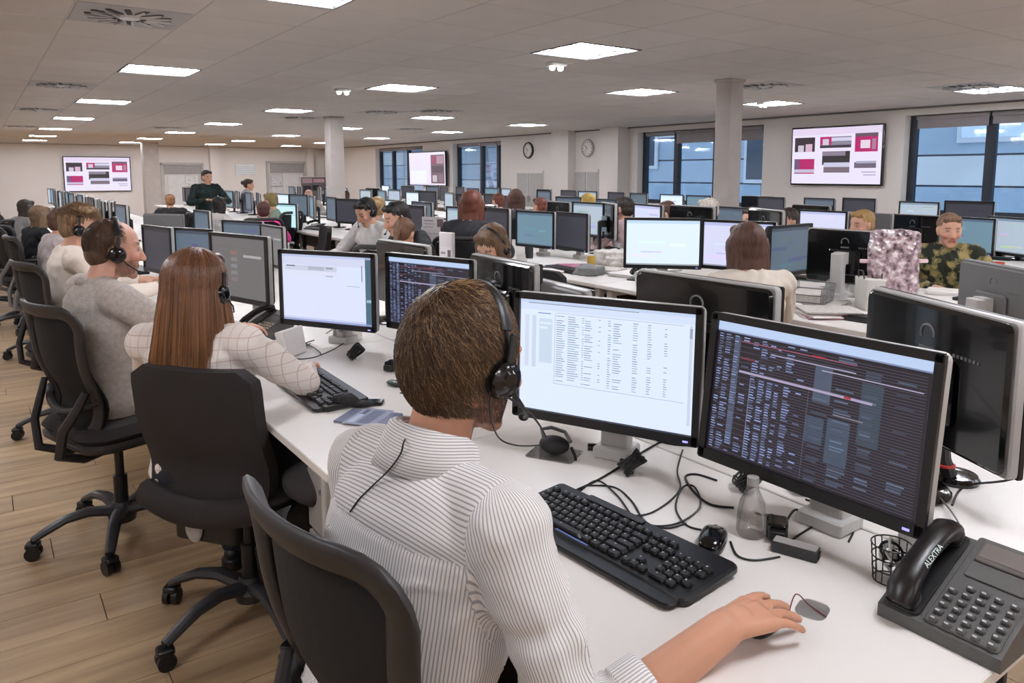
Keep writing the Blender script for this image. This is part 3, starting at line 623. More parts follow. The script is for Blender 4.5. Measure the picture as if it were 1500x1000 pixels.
def mon_px(xl, xr, yt, deg_hint, label, group, ztop=1.17, w=None, **k):
    # place a monitor whose top edge spans xl..xr at image height yt
    xm = (xl + xr) / 2; W = w or (CAMH - ztop) / (.1215 - (CY - yt) / FPX * .9926); W0 = W; best = None
    for i in range(-12, 16):
        f = 1 + i * .015; p = atw(xm, yt, W0 * f)
        inside = any(a + .17 < p.x < a + 1.43 for a, b_, c_, d_ in benches); cost = abs(i) + (0 if inside else 40)
        if p.z - MH / 2 < .895: cost += 60
        if best is None or cost < best[0]: best = (cost, W0 * f)
    W = best[1]; p = atw(xm, yt, W); vd = math.degrees(math.atan2(p.y, p.x)); rt = min(1, (xr - xl) * W / FPX / MW); d = math.degrees(math.acos(rt))
    best = min([(vd + 180 + s * d + f) for s in (-1, 1) for f in (0, 180)], key=lambda a: abs((a - deg_hint + 180) % 360 - 180))
    return monitor(p.x, p.y, p.z - MH / 2, best, label, group, **k)
# near bench, user side (positions solved from the photograph)
G1 = 'monitors on the nearest bench'
monitor(1.295, .825, .996, 180.8, 'right monitor of the man in the striped shirt, dark screen full of text rows', G1, 'term', 3, tilt=6.5)
monitor(1.210, 1.324, .997, 205, 'left monitor of the man in the striped shirt, bright white spreadsheet', G1, 'sheet', 4, tilt=2)
monitor(1.161, 2.977, .975, 211, 'bright white mail screen just left of the striped-shirt man', G1, 'mail', 5)
monitor(1.470, 2.66, .965, 197, 'dark text screen right behind the head of the striped-shirt man', G1, 'term', 6)
monitor(.984, 3.632, 1.012, 196, 'large grey screen with small icons, above the desk phone of the long-haired woman', G1, 'gray', 1)
mon_px(243, 307, 334, 175, 'dim blue screen left of the large grey screen', G1, pic='dim', seed=3, w=4.9)
mon_px(209, 246, 331, 200, 'dark screen in front of the face of the balding man', G1, pic='dark', seed=2, w=5.1)
# near bench, far side: backs towards us
G2 = 'black monitor backs facing the camera'
monitor(1.788, .798, 1.006, -28, 'large glossy black monitor back at the right edge, round emblem on it', G2, 'pale', 1, stand='round')
mon_px(937, 1135, 405, -10, 'wide black monitor back above the striped-shirt man\'s left monitor', G2, pic='pale', seed=2, stand='round')
mon_px(762, 866, 412, 20, 'grey low monitor back to the right of the man\'s head', G2, ztop=1.07, pic='off', back='grey', stand='arm')
mon_px(695, 790, 378, -12, 'black monitor back in front of the woman with the headset', G2, ztop=1.13, pic='pale', seed=3, stand='round')
mon_px(558, 632, 354, -12, 'black monitor back in front of the person in the white blouse', G2, ztop=1.12, pic='pale', seed=4, stand='round')
G3 = 'monitors of the second bench'
mon_px(914, 1029, 319, 200, 'large bright white screen, left of the pair before the brown-haired woman', G3, pic='bright', seed=1, ztop=1.18)
mon_px(1029, 1133, 323, 192, 'large lavender white screen, right of the pair before the brown-haired woman', G3, pic='lav', seed=1, ztop=1.16)
mon_px(1131, 1189, 329, 215, 'switched-off bluish screen right of the brown-haired woman', G3, pic='dim', seed=9, ztop=1.14, shell='black')
mon_px(1190, 1298, 336, 15, 'black monitor back with a ring emblem on a tall grey post', G2, pic='dark', seed=5, ztop=1.13, stand='post')
mon_px(1423, 1520, 388, 0, 'grey monitor back with a metal handle at the right edge', G2, pic='off', back='grey', ztop=1.10, shell='grey')
mon_px(755, 811, 309, 182, 'plain blue-grey screen in the middle of the second bench', G3, pic='blue', seed=1, ztop=1.13)
mon_px(811, 860, 311, 200, 'dark reflecting screen right of the plain blue-grey one', G3, pic='dark', seed=7, ztop=1.13)
mon_px(653, 699, 303, 190, 'pale blue screen above the headset woman', G3, pic='pale', seed=8, w=6.4)
mon_px(700, 744, 304, 188, 'dark screen with a pink patch above the headset woman', G3, pic='dark', seed=8, w=6.2)
mon_px(585, 620, 300, 200, 'dark screen with a reddish picture behind the leaning dark-haired man', G3, pic='dark', seed=11, w=7)
mon_px(402, 433, 298, 215, 'small glowing cyan-white screen before the person in pink', G3, pic='cyan', seed=2, w=9.5)
mon_px(326, 381, 323, 200, 'dim blue screen behind the large grey one', G1, pic='dim', seed=12, w=6.2)
mon_px(381, 412, 330, 205, 'small pale grey screen right of the dim blue one', G1, pic='gray', seed=13, w=6.3)
mon_px(215, 268, 313, 20, 'pinkish grey monitor back at the far end of the nearest bench', G2, pic='off', back='grey', w=7.4, shell='grey')
mon_px(284, 304, 308, 185, 'small screen beside the black jacket chair', G1, pic='dim', seed=14, w=9)
G4 = 'monitors of the third bench'
for (a, b, y, pic, sd, lb, dh, kw) in [(1452, 1510, 318, 'pale', 21, 'pale grey screen at the right edge of the third bench', 200, dict(w=6.5)), (1385, 1452, 318, 'blue', 22, 'teal screen right of the person in camouflage colours', 195, dict(w=6.7)), (1306, 1376, 314, 'dark', 23, 'black monitor back with a white label left of the camouflage person', 15, dict(w=6.7)), (1238, 1306, 311, 'dim', 24, 'grey monitor back behind the blond head', 12, dict(back='grey', w=6.8)), (1172, 1238, 308, 'lav', 25, 'lavender screen right of the dark-haired head', 190, dict(w=6.9)),
                                  (1050, 1100, 303, 'dim', 26, 'dim screen just left of the right column', 195, {}), (985, 1048, 301, 'dark', 27, 'dark monitor back left of the white-haired head', 12, {}), (1103, 1150, 306, 'dark', 31, 'dark monitor back right of the right column', 12, {}), (838, 884, 296, 'pale', 28, 'pale screen under the right wall clock', 190, {}), (806, 838, 295, 'dark', 29, 'dark monitor back under the left wall clock', 12, {}), (884, 905, 297, 'dark', 30, 'dark monitor back left of the man in the pink shirt', 10, {}), (928, 968, 299, 'lav', 32, 'pinkish screen right of the man in the pink shirt', 190, {})]:
    mon_px(a, b, y, dh, lb, G4, pic=pic, seed=sd, ztop=1.17, stand='round', **kw)
# the rest of the benches: pairs of monitors, nothing in the photograph tells them apart
k = 0
for bi, (bx_, by_, n_, nm) in enumerate(benches):
    for side in (0, 1):
        for s in range(n_):
            for q in (-.27, .27):
                x = bx_ + (.58 if side == 0 else 1.02); y = by_ + (s + .5) * 1.27 + q; v = Vector((x, y, 1.17 - CAMH)); w = v.dot(Fv)
                if w < .5: continue
                px = CX + FPX * v.dot(Rv) / w
                if px < 20 or px > 1530 or y > 19 or w < 7.2 or random.random() < .12: continue
                if any(abs(x - a) < .5 and abs(y - b) < .5 for a, b in ((6.28, 5.02), (4.93, 12.07))): continue
                if min((x - a) ** 2 + (y - b) ** 2 for a, b in REG) < .22: continue
                k += 1; jit = random.uniform(-14, 14)
                monitor(x, y, random.uniform(.97, 1.0), (180 if side == 0 else 0) + jit, ('lit monitor' if side == 0 else 'dark monitor back') + ', %s, %s desk from the near end, %s of its pair' % (nm, ORD[s], 'nearer' if q < 0 else 'farther'), 'distant monitors, ' + nm + (' screens' if side == 0 else ' backs'),
                        pic=random.choice(['dim', 'dark', 'blue', 'pale', 'dim', 'dark', 'bright']) if side == 0 else 'dim', seed=k % 6, stand='round', back=random.choice(['black', 'black', 'grey']), emblem=False)
# ---------------------------------------------------------------- people
def organic(mb, name, mats, voxel, smooth=6, parent=None, fac=.5, disp=None, colf=None, matf=None, link_it=True):
    me = mb.mesh(name + '_raw', [], 0); o = bpy.data.objects.new('tmp', me); COL.objects.link(o)
    m = o.modifiers.new('r', 'REMESH'); m.mode = 'VOXEL'; m.voxel_size = voxel; m.use_smooth_shade = True
    s = o.modifiers.new('s', 'SMOOTH'); s.factor = fac; s.iterations = smooth
    dg = bpy.context.evaluated_depsgraph_get(); dg.update(); ev = o.evaluated_get(dg); out = bpy.data.meshes.new_from_object(ev)
    bpy.data.objects.remove(o); bpy.data.meshes.remove(me); out.name = name
    for mm in (mats if isinstance(mats, (list, tuple)) else [mats]): out.materials.append(mm)
    n = len(out.vertices); co = np.empty(n * 3, 'f'); out.vertices.foreach_get('co', co); co = co.reshape(-1, 3)
    if disp is not None:
        no = np.empty(n * 3, 'f'); out.vertices.foreach_get('normal', no); no = no.reshape(-1, 3); co = co + no * disp(co)[:, None]; out.vertices.foreach_set('co', co.ravel().astype('f'))
    if colf is not None:
        c = colf(co); at = out.color_attributes.new('Col', 'FLOAT_COLOR', 'POINT'); c4 = np.ones((n, 4), 'f'); c4[:, :3] = c; at.data.foreach_set('color', c4.ravel())
    out.polygons.foreach_set('use_smooth', [True] * len(out.polygons)); out.update()
    return link(out, name, parent) if link_it else out
def cap(mb, a, b, r0, r1, n=14):
    a, b = Vector(a), Vector(b); d = b - a; L = max(d.length, 1e-5); rot = d.to_track_quat('Z', 'Y').to_matrix()
    rings = []
    for i in range(5): t = PI / 2 * (1 - i / 4.0) if i else PI / 2 - .04; rings.append((-r0 * math.sin(t), r0 * math.cos(t)))
    for i in range(5): t = PI / 2 * (i / 4.0) if i < 4 else PI / 2 - .04; rings.append((L + r1 * math.sin(t), r1 * math.cos(t)))
    mb.loft([[(max(r, .0005) * math.cos(2 * PI * j / n), max(r, .0005) * math.sin(2 * PI * j / n), z) for j in range(n)] for z, r in rings], M=TR(*a) @ rot.to_4x4()); return mb
def oval(mb, secs, n=22, rot=None):
    # secs: (centre, rx, ry) horizontal ovals from the bottom up
    return mb.loft([[(c[0] + rx * math.cos(2 * PI * j / n), c[1] + ry * math.sin(2 * PI * j / n), c[2]) for j in range(n)] for c, rx, ry in secs], M=rot)
def ik(S_, W_, a, b, hint):
    d = W_ - S_; L = min(d.length, (a + b) * .998); d = d.normalized(); W_ = S_ + d * L
    x = (a * a - b * b + L * L) / (2 * L); h_ = math.sqrt(max(a * a - x * x, 0)); hn = hint - d * hint.dot(d); hn.normalize(); return S_ + d * x + hn * h_, W_
SKIN = np.array(lin((.83, .64, .54))); 
skin_m = mat('skin', (.8, .6, .5), .5, var=.04, attr=True, bump=.05, bscale=400)
skin_m.node_tree.nodes['Principled BSDF'].inputs['Subsurface Weight'].default_value = .08
skin_m.node_tree.nodes['Principled BSDF'].inputs['Subsurface Radius'].default_value = (.01, .004, .002)
hair_m = mat('hair_strands', (.3, .2, .15), .34, attr=True, var=.12, scale=30)
def hand_prims(mb, W_, d, palm_n, thumb_side, curl=.35, spread=1.0, s=1.0, r=1.0):
    # W_ wrist, d pointing direction, palm_n palm normal (down), thumb_side unit vector towards thumb
    d = d.normalized(); up = -palm_n.normalized(); t = thumb_side.normalized()
    P = lambda a, b_, c: W_ + d * (a * s) + t * (b_ * s) + up * (c * s)
    cap(mb, P(0, 0, 0), P(.035, .004, .004), .024 * r * s, .025 * r * s)
    for k, (b0, b1) in enumerate([(.016, .030), (.007, .010), (-.003, -.010), (-.012, -.029)]): cap(mb, P(.015, b0, .002), P(.082, b1, .008 - .003 * abs(k - 1)), .016 * r * s, .0125 * r * s, 10)
    L = [(.040, .024, .020), (.045, .028, .021), (.042, .026, .021), (.033, .020, .018)]; off = [.030, .010, -.010, -.029]; fan = [.16, .04, -.08, -.22]
    for k in range(4):
        b = off[k]; p = P(.080 - .004 * abs(k - 1.3), b, .006); dirv = (d + t * fan[k] * spread).normalized(); an = -.10 + .05 * k
        rad = [.0095, .0088, .0080, .0068] if k < 3 else [.0085, .0078, .007, .006]
        for q in range(3):
            an += curl * (1.0, 1.25, .8)[q]; dv = dirv * math.cos(an) - up * math.sin(an); q2 = p + dv * (L[k][q] * s); cap(mb, p, q2, rad[q] * r * s, rad[q + 1] * r * s, 10); p = q2
    p = P(.014, .018, -.004); 
    for (L_, a_, dn, r0, r1) in ((.038, .75, .25, .0155, .0125), (.032, .50, .30, .012, .0105), (.026, .30, .35, .0105, .008)):
        dv = (d * math.cos(a_) + t * math.sin(a_) - up * dn).normalized(); q2 = p + dv * (L_ * s); cap(mb, p, q2, r0 * r * s, r1 * r * s, 10); p = q2
def head_prims(mb, M, fem=False, jaw=1.0):
    def E(c, r_, rot=None): mb.ell(c, r_, rot, 18, 12, M=M)
    def C(a, b, r0, r1): cap(mb, M @ Vector(a), M @ Vector(b), r0, r1, 10)
    E((-.012, 0, .035), (.097, .076, .085)); E((.022, 0, -.005), (.072, .066, .088)); E((-.035, 0, .0), (.070, .066, .065))
    E((.034, 0, -.066), (.052 * jaw, .048 * jaw, .042)); C((.070, -.012, -.096), (.070, .012, -.096), .018, .018)
    C((.084, 0, .018), (.106, 0, -.028), .009, .013); E((.098, .011, -.033), (.012, .008, .007)); E((.098, -.011, -.033), (.012, .008, .007))
    for s in (-1, 1):
        C((.080, s * .012, .034), (.066, s * .045, .032), .010, .009); E((.060, s * .042, -.022), (.028, .020, .020)); C((.086, 0, -.056), (.074, s * .022, -.058), .009, .006); C((.084, 0, -.067), (.074, s * .018, -.066), .009, .006)
        # ear
        E((-.004, s * .076, -.008), (.016, .007, .029), Matrix.Rotation(.2, 3, 'Y')); C((-.014, s * .082, .012), (.006, s * .078, .016), .005, .005); C((-.016, s * .083, -.008), (-.013, s * .082, .012), .005, .005); E((.002, s * .073, -.032), (.008, .006, .010))
def head_cols(Minv, hairc, beard=0, lip=(.72, .42, .38), skin=None, brow=None):
    M = np.array(Minv); hc = np.array(lin(hairc)); sk = SKIN if skin is None else np.array(lin(skin)); lc = np.array(lin(lip))
    def f(co):
        p = co @ M[:3, :3].T + M[:3, 3]; x, y, z = p.T; ay = abs(y); c = np.tile(sk, (len(co), 1)); h = (abs(x) < .14) & (ay < .1) & (z > -.125) & (z < .14)
        fr = h & (x > .045)
        def mix(msk, col, a): c[msk] = c[msk] * (1 - a) + np.array(col) * a
        mix(fr & (z < .0) & (ay > .03) & (z > -.04), lin((.86, .52, .46)), .35); mix(fr & (ay < .02) & (z < -.01) & (z > -.045), lin((.86, .52, .46)), .3)
        mix(fr & (ay > .014) & (ay < .05) & (z > .027) & (z < .040), hc, .75)
        mix(fr & (ay > .018) & (ay < .044) & (z > .002) & (z < .018), lin((.45, .32, .28)), .5); mix(fr & (ay > .023) & (ay < .039) & (z > .006) & (z < .015), (.55, .52, .50), .8); mix(fr & (ay > .028) & (ay < .035) & (z > .005) & (z < .016), (.02, .02, .02), .95)
        mix(fr & (ay < .021) & (z > -.071) & (z < -.054), lc, .8); mix(fr & (ay < .021) & (abs(z + .0615) < .002), (.1, .03, .03), .6)
        if beard: mix(h & (x > -.0) & (z < -.035) & ~((ay < .021) & (z > -.071) & (z < -.054)) & ((z < -.045) | (ay > .045)), hc, beard)
        hand = co[:, 2] < .95
        return c
    return f
def seated(name_key, lean=.12, tw=0, rh=(.42, -.16, .765), lh=(.42, .18, .765), hy=0, hp=.1, fem=False, sc=1.0, vox=.012, legs=True, shx=0, hand=True, headlean=.03, belly=0, rdir=None, ldir=None, sleeve=1.0, rolled=False, curl=.35, elb=(-.25, 1.0, -.75), hr=0):
    # returns skeleton (local frame: floor below the pelvis, +x forward, +y left)
    P = Vector((0, 0, .56)); RL = Matrix.Rotation(lean, 3, 'Y'); RT = Matrix.Rotation(tw, 3, 'Z')
    def up(v): return P + RT @ (RL @ (Vector(v) - P))
    sw = .165 if fem else .19
    k = dict(pel=P, waist=up((.0, 0, .72)), chest=up((.012, 0, .88)), neck=up((-.005, 0, 1.015)), nk2=up((headlean * .6, 0, 1.07)), rs=up((shx, -sw, .985)), ls=up((shx, sw, .985)), up=up, RT=RT, RL=RL)
    H = up((headlean + .015, 0, 1.155)); k['head'] = H; k['HM'] = TR(*H) @ (Matrix.Rotation(tw + hy, 4, 'Z') @ Matrix.Rotation(hp, 4, 'Y') @ Matrix.Rotation(hr, 4, 'X'))
    a, b = (.27, .245) if fem else (.30, .265)
    k['re'], k['rw'] = ik(k['rs'], Vector(rh), a, b, Vector((elb[0], -elb[1], elb[2]))); k['le'], k['lw'] = ik(k['ls'], Vector(lh), a, b, Vector((elb[0], elb[1], elb[2])))
    k['fem'] = fem; k['belly'] = belly; k['rdir'] = Vector(rdir) if rdir else None; k['ldir'] = Vector(ldir) if ldir else None; k['curl'] = curl; k['rolled'] = rolled
    return k
def torso(mb, k, inf=0.0):
    up = k['up']; f = k['fem']; b = k['belly']
    S_ = [((0, 0, .50), .10, .165), ((-.005, 0, .56), .118, .178 if f else .172), ((.0, 0, .64), .108, .158 if f else .162), ((.0, 0, .73), .098 + b, .128 if f else .158), ((.004, 0, .82), .108 + b * .5, .142 if f else .172), ((.006, 0, .90), .112, .155 if f else .185), ((.0, 0, .96), .098, .150 if f else .185), ((-.008, 0, 1.005), .070, .115 if f else .135), ((-.006, 0, 1.035), .056, .076), ((-.004, 0, 1.055), .048, .056)]
    secs = []
    n = 24; rings = []
    for (c, rx, ry) in S_:
        e = min(1.0, max(0.0, (1.07 - c[2]) / .06))
        rings.append([k['up']((c[0] + (rx + inf * e) * math.copysign(abs(math.cos(t)) ** .85, math.cos(t)), c[1] + (ry + inf * e) * math.copysign(abs(math.sin(t)) ** .85, math.sin(t)), c[2] - (inf if c[2] < .52 else 0))) for t in [2 * PI * j / n for j in range(n)]])
    mb.loft(rings)
    for s in ('r', 'l'):
        cap(mb, k['neck'] + (k[s + 's'] - k['neck']) * .25 + Vector((0, 0, .005)), k[s + 's'] + Vector((0, 0, -.004)), .040 + inf * .6, .056 + inf)
        if f: y = .065 if s == 'l' else -.065; mb.ell(up((.085, y, .87)), (.05 + inf, .055 + inf, .055 + inf))
def arms(mb, k, inf=0.0, end=1.0, ff=1.0, hand=True, sides='rl'):
    f = .86 if k['fem'] else 1.0
    for s in sides:
        S_, E_, W_ = k[s + 's'], k[s + 'e'], k[s + 'w']
        cap(mb, S_, E_, .055 * f + inf, .044 * f + inf); We = E_ + (W_ - E_) * end
        cap(mb, E_, We, .043 * f + inf, (.043 - (.043 - .029) * end) * f + inf)
        if hand:
            d = k[s + 'dir'] if k[s + 'dir'] is not None else (W_ - E_).normalized() * .8 + Vector((.3, 0, 0)); d = d.normalized(); pn = Vector((0, 0, -1)) - d * Vector((0, 0, -1)).dot(d); th = d.cross(Vector((0, 0, 1))) * (-1 if s == 'r' else 1)
            hand_prims(mb, W_, d, pn, th, k['curl'], s=.98 if not k['fem'] else .88)
FOOT = 0.0
def legs(mb, k, inf=0.0):
    for s in (-1, 1):
        hip = Vector((.0, s * .085, .545)); kn = Vector((.40, s * .12, .52)); an = Vector((.36, s * .12, .10 + FOOT))
        cap(mb, hip, kn, .085 + inf, .060 + inf); cap(mb, kn, an, .058 + inf, .042 + inf)
def shoe(mb, s):
    mb.rr(.26, .09, .05, .04, .01, TR(.43, s * .12, FOOT)); mb.ell((.37, s * .12, .06 + FOOT), (.07, .04, .045))
NEAR = dict(vox=.0052)
CACHE = {}
def hair_short(M, vol=1.0, back=1.0):
    mb = MB(); mb.ell((-.022, 0, .046), (.097 * vol, .080 * vol, .083 * vol), None, 20, 14, M=M); mb.ell((-.045, 0, -.005), (.066, .072, .070 * back), None, 18, 12, M=M)
    cap(mb, M @ Vector((.045, -.035, .095)), M @ Vector((.045, .035, .095)), .026 * vol, .026 * vol); return mb
def hair_long(M, H, L=.34, wid=.062, down=None):
    mb = hair_short(M, 1.05)
    dn = down or Vector((-.05, 0, -1))
    for y in (-wid, -wid / 2, 0, wid / 2, wid):
        a = M @ Vector((-.05 + abs(y) * .5, y, .02)); b = a + dn.normalized() * (L * .55) + Vector((-.02, 0, 0)); c = b + Vector((0, 0, -L * .45))
        cap(mb, a, b, .048, .042); cap(mb, b, c, .042, .020)
    for s in (-1, 1): a = M @ Vector((.015, s * .07, .03)); cap(mb, a, a + Vector((-.03, s * .008, -L * .6)), .026, .018)
    return mb
def groove(M, amp=.003, fr=38):
    Mi = np.array(M.inverted())
    def f(co):
        p = co @ Mi[:3, :3].T + Mi[:3, 3]; az = np.arctan2(p[:, 1], p[:, 0] + .02); return amp * (np.sin(az * fr + 3 * np.sin(p[:, 2] * 40)) * .6 + np.sin(az * fr * .37 + 2) * .4)
    return f
def haircol(c, M, hi=.35):
    Mi = np.array(M.inverted()); base = np.array(lin(c))
    def f(co):
        p = co @ Mi[:3, :3].T + Mi[:3, 3]; az = np.arctan2(p[:, 1], p[:, 0] + .02); v = 1 + hi * np.sin(az * 31 + 2 * np.sin(p[:, 2] * 25)) * .6 + hi * .5 * np.sin(az * 13); return base[None, :] * v[:, None]
    return f
def strands(name, pts, rad, cols, parent, extra=None):
    # pts (n,k,3) polylines, rad (n,k) or scalar, cols (n,3); three-sided tapering strands joined in one hair mesh
    n, k, _ = pts.shape; t = np.gradient(pts, axis=1); t /= np.linalg.norm(t, axis=2, keepdims=True) + 1e-9
    ref = np.zeros_like(t); ref[..., 0] = .3; ref[..., 1] = .9; ref[..., 2] = .25; a = np.cross(t, ref); a /= np.linalg.norm(a, axis=2, keepdims=True) + 1e-9; b = np.cross(t, a)
    taper = np.linspace(1, .25, k)[None, :, None] * rad; V = np.stack([pts + taper * (math.cos(q) * a + math.sin(q) * b) for q in (0, 2.094, 4.189)], axis=2)
    idx = np.arange(n * k * 3).reshape(n, k, 3); F = []
    for q in range(3): F.append(np.stack([idx[:, :-1, q], idx[:, :-1, (q + 1) % 3], idx[:, 1:, (q + 1) % 3], idx[:, 1:, q]], axis=-1).reshape(-1, 4))
    F = np.concatenate(F); me = bpy.data.meshes.new(name); me.vertices.add(n * k * 3); me.vertices.foreach_set('co', V.reshape(-1).astype('f'))
    me.loops.add(F.size); me.loops.foreach_set('vertex_index', F.ravel().astype('i')); me.polygons.add(len(F)); me.polygons.foreach_set('loop_start', np.arange(0, F.size, 4, dtype='i')); me.polygons.foreach_set('use_smooth', np.ones(len(F), bool))
    at = me.color_attributes.new('Col', 'FLOAT_COLOR', 'POINT'); c4 = np.ones((n, k * 3, 4), 'f'); c4[..., :3] = cols[:, None, :] if cols.ndim == 2 else np.repeat(cols, 3, axis=1); at.data.foreach_set('color', c4.ravel())
    me.materials.append(hair_m); me.update(); me.validate(); o = link(me, name, parent); tag(o, kind='stuff'); return o
def short_strands(M, N, L, cols, whorl, parent, mask, lift=.10, seed=1, rad=.0008, ell=((-.018, 0, .034), (.102, .083, .092)), down=0.0):
    g = np.random.default_rng(seed); q = g.normal(size=(N * 4, 3)); q /= np.linalg.norm(q, axis=1, keepdims=True); q = q[mask(q)][:N]; N = len(q)
    w = np.array(whorl, float); w /= np.linalg.norm(w); c, r = np.array(ell[0]), np.array(ell[1]); k = 6; out = []
    p = q.copy(); Ls = L * (.7 + .5 * g.random(N)); jit = g.normal(size=(N, 3)) * .26
    for i in range(k):
        off = 1 + .012 + lift * (i / (k - 1)) ** .8 * (.5 + .6 * g.random(1)); out.append(c + p * r * off)
        t = -(w - p * (p @ w)[:, None]); t /= np.linalg.norm(t, axis=1, keepdims=True) + 1e-6; t = t + np.cross(p, t) * .35 + jit + np.array([0, 0, -down]); t -= p * (t * p).sum(1)[:, None]; t /= np.linalg.norm(t, axis=1, keepdims=True)
        p = p + t * (Ls / (k - 1) / .092)[:, None]; p /= np.linalg.norm(p, axis=1, keepdims=True)
    pts = np.stack(out, 1); Mn = np.array(M); pts = pts @ Mn[:3, :3].T + Mn[:3, 3]
    cc = np.array([lin(x) for x in cols]); ci = cc[g.integers(0, len(cc), N)] * (.65 + .7 * g.random((N, 1))); return strands('hair_strands', pts, rad, ci, parent)
# headset prototypes, in head coordinates
def make_headset(side=-1, both=False):
    t = thing('headset', 'h', 'headset')
    arc = [(.0 - .006 * math.sin(a), .088 * math.cos(a), .018 + .112 * math.sin(a)) for a in [i * PI / 16 for i in range(17)]]
    MB().tube(arc, .0042, 8, flat=1.0).tube([(x - .0, y * 1.02, z + .002) for x, y, z in arc[2:15]], [.011] * 13, 8, flat=.28, up=(0, 1, 0)).build('headband', black_pl, t)
    for s in ((side, -side) if both else (side,)):
        c = MB(); c.lathe([(0, .014), (.020, .013), (.029, .008), (.031, 0), (.028, -.008), (0, -.008)], 24, M=TR(.0, s * .094, -.012) @ RX(-s * PI / 2)); c.lathe([(0, .018), (.012, .0175), (.016, .013)], 18, M=TR(.0, s * .094, -.012) @ RX(-s * PI / 2)); ec = c.build('earcup', black_gl, t)
        MB().lathe([(.030, -.004), (.033, -.009), (.030, -.016), (.0, -.016)], 24, M=TR(.0, s * .094, -.012) @ RX(-s * PI / 2)).build('cushion', mat('cushion_foam', (.07, .065, .065), .9), ec)
        MB().rr(.012, .010, .07, .004, .002, TR(0, s * .098, -.01)).build('slider', dark_pl, t)
    if not both: MB().rr(.05, .014, .03, .006, .003, TR(0, -side * .092, .0)).build('temple_pad', black_pl, t)
    MB().tube([(.01, side * .104, -.025), (.04, side * .105, -.05), (.075, side * .085, -.072), (.105, side * .05, -.080)], .0028, 6).build('microphone_boom', black_pl, t); MB().ell((.109, side * .045, -.080), (.010, .008, .007)).build('microphone', rubber, t)
    return remember(t)
HS = {}
def headset(person, k, label, side=-1, both=False, group='call headsets'):
    key = (side, both)
    if key not in HS: HS[key] = [make_headset(side, both), 0]
    p = HS[key]; o = p[0] if p[1] == 0 else dup(p[0]); p[1] += 1
    Mw = TR(*person.location) @ RZ(person.rotation_euler.z) @ Matrix.Diagonal((*person.scale, 1)) @ k['HM']; o.matrix_world = Mw
    o['label'] = label; o['group'] = group; return o

# ---- far and middle people: shared low meshes
def far_meshes(pose, hair, fem):
    key = (pose, hair, fem)
    if key in CACHE: return CACHE[key]
    hp, lean, hy = {'type': (.15, .10, 0), 'lean': (.35, .38, 0), 'down': (.55, .22, 0), 'stand': (.15, .12, 0)}[pose]
    k = seated(key, lean=lean, fem=fem, hp=hp); bk = ('b', pose, fem)
    if bk not in CACHE:
        if pose == 'stand':
            k = seated(key, lean=.05, fem=fem, hp=hp, rh=(.28, -.14, .78), lh=(.28, .16, .78))
        b = MB(); torso(b, k); arms(b, k); head_prims(b, k['HM'], fem); cap(b, k['neck'], k['nk2'], .050, .048)
        if pose != 'stand': legs(b, k)
        else:
            for s in (-1, 1): cap(b, (0, s * .085, .55), (.02, s * .09, .20), .085, .055); cap(b, (.02, s * .09, .20), (0, s * .09, -.18), .055, .04)
        body = organic(b, 'body', [skin_m], .0085, 4, colf=head_cols(k['HM'].inverted(), (.30, .22, .18), 0), link_it=False)
        s = MB(); torso(s, k, .014); arms(s, k, .014, .9, hand=False); sh = organic(s, 'shirt', [paper_m], .011, 4, disp=lambda co: .004 * np.sin(co[:, 2] * 60 + 8 * np.sin(co[:, 1] * 14)), link_it=False)
        tr = MB()
        if pose != 'stand': legs(tr, k, .012)
        else:
            for s_ in (-1, 1): cap(tr, (0, s_ * .085, .55), (.02, s_ * .09, .20), .095, .068); cap(tr, (.02, s_ * .09, .20), (0, s_ * .09, -.16), .066, .055)
        trm = organic(tr, 'trousers', [paper_m], .014, 3, link_it=False); sm = MB()
        for s_ in (-1, 1):
            if pose == 'stand': sm.rr(.26, .09, .06, .04, .012, TR(.04, s_ * .09, -.25)); cap(sm, (0, s_ * .09, -.2), (0, s_ * .09, -.17), .05, .045)
            else: shoe(sm, s_)
        CACHE[bk] = (body, sh, trm, sm.mesh('shoes', [black_pl]), k)
    k = CACHE[bk][4]
    if hair == 'long': h = hair_long(k['HM'], k['head'])
    elif hair == 'bun': h = hair_short(k['HM'], 1.04); h.ell((-.125, 0, .03), (.045, .045, .045), None, 14, 10, M=k['HM'])
    elif hair == 'tail': h = hair_short(k['HM'], 1.03); cap(h, k['HM'] @ Vector((-.10, 0, .06)), k['HM'] @ Vector((-.15, 0, -.14)), .03, .016)
    else: h = hair_short(k['HM'], 1.0)
    hm = organic(h, 'hair', [paper_m], .0075, 5, disp=groove(k['HM']), link_it=False); CACHE[key] = (*CACHE[bk][:4], hm, k); return CACHE[key]
HM_ = {}
def hmat(c):
    n = 'hair_%02d%02d%02d' % tuple(int(x * 99) for x in c)
    return mat(n, c, .5, var=.35, scale=9, stretch=(9, 9, .8), bump=.3, bscale=60)
def cloth(c): return mat('cloth_%02d%02d%02d' % tuple(int(x * 99) for x in c), c, .9, var=.08, scale=20, bump=.2, bscale=250)
PREG = []
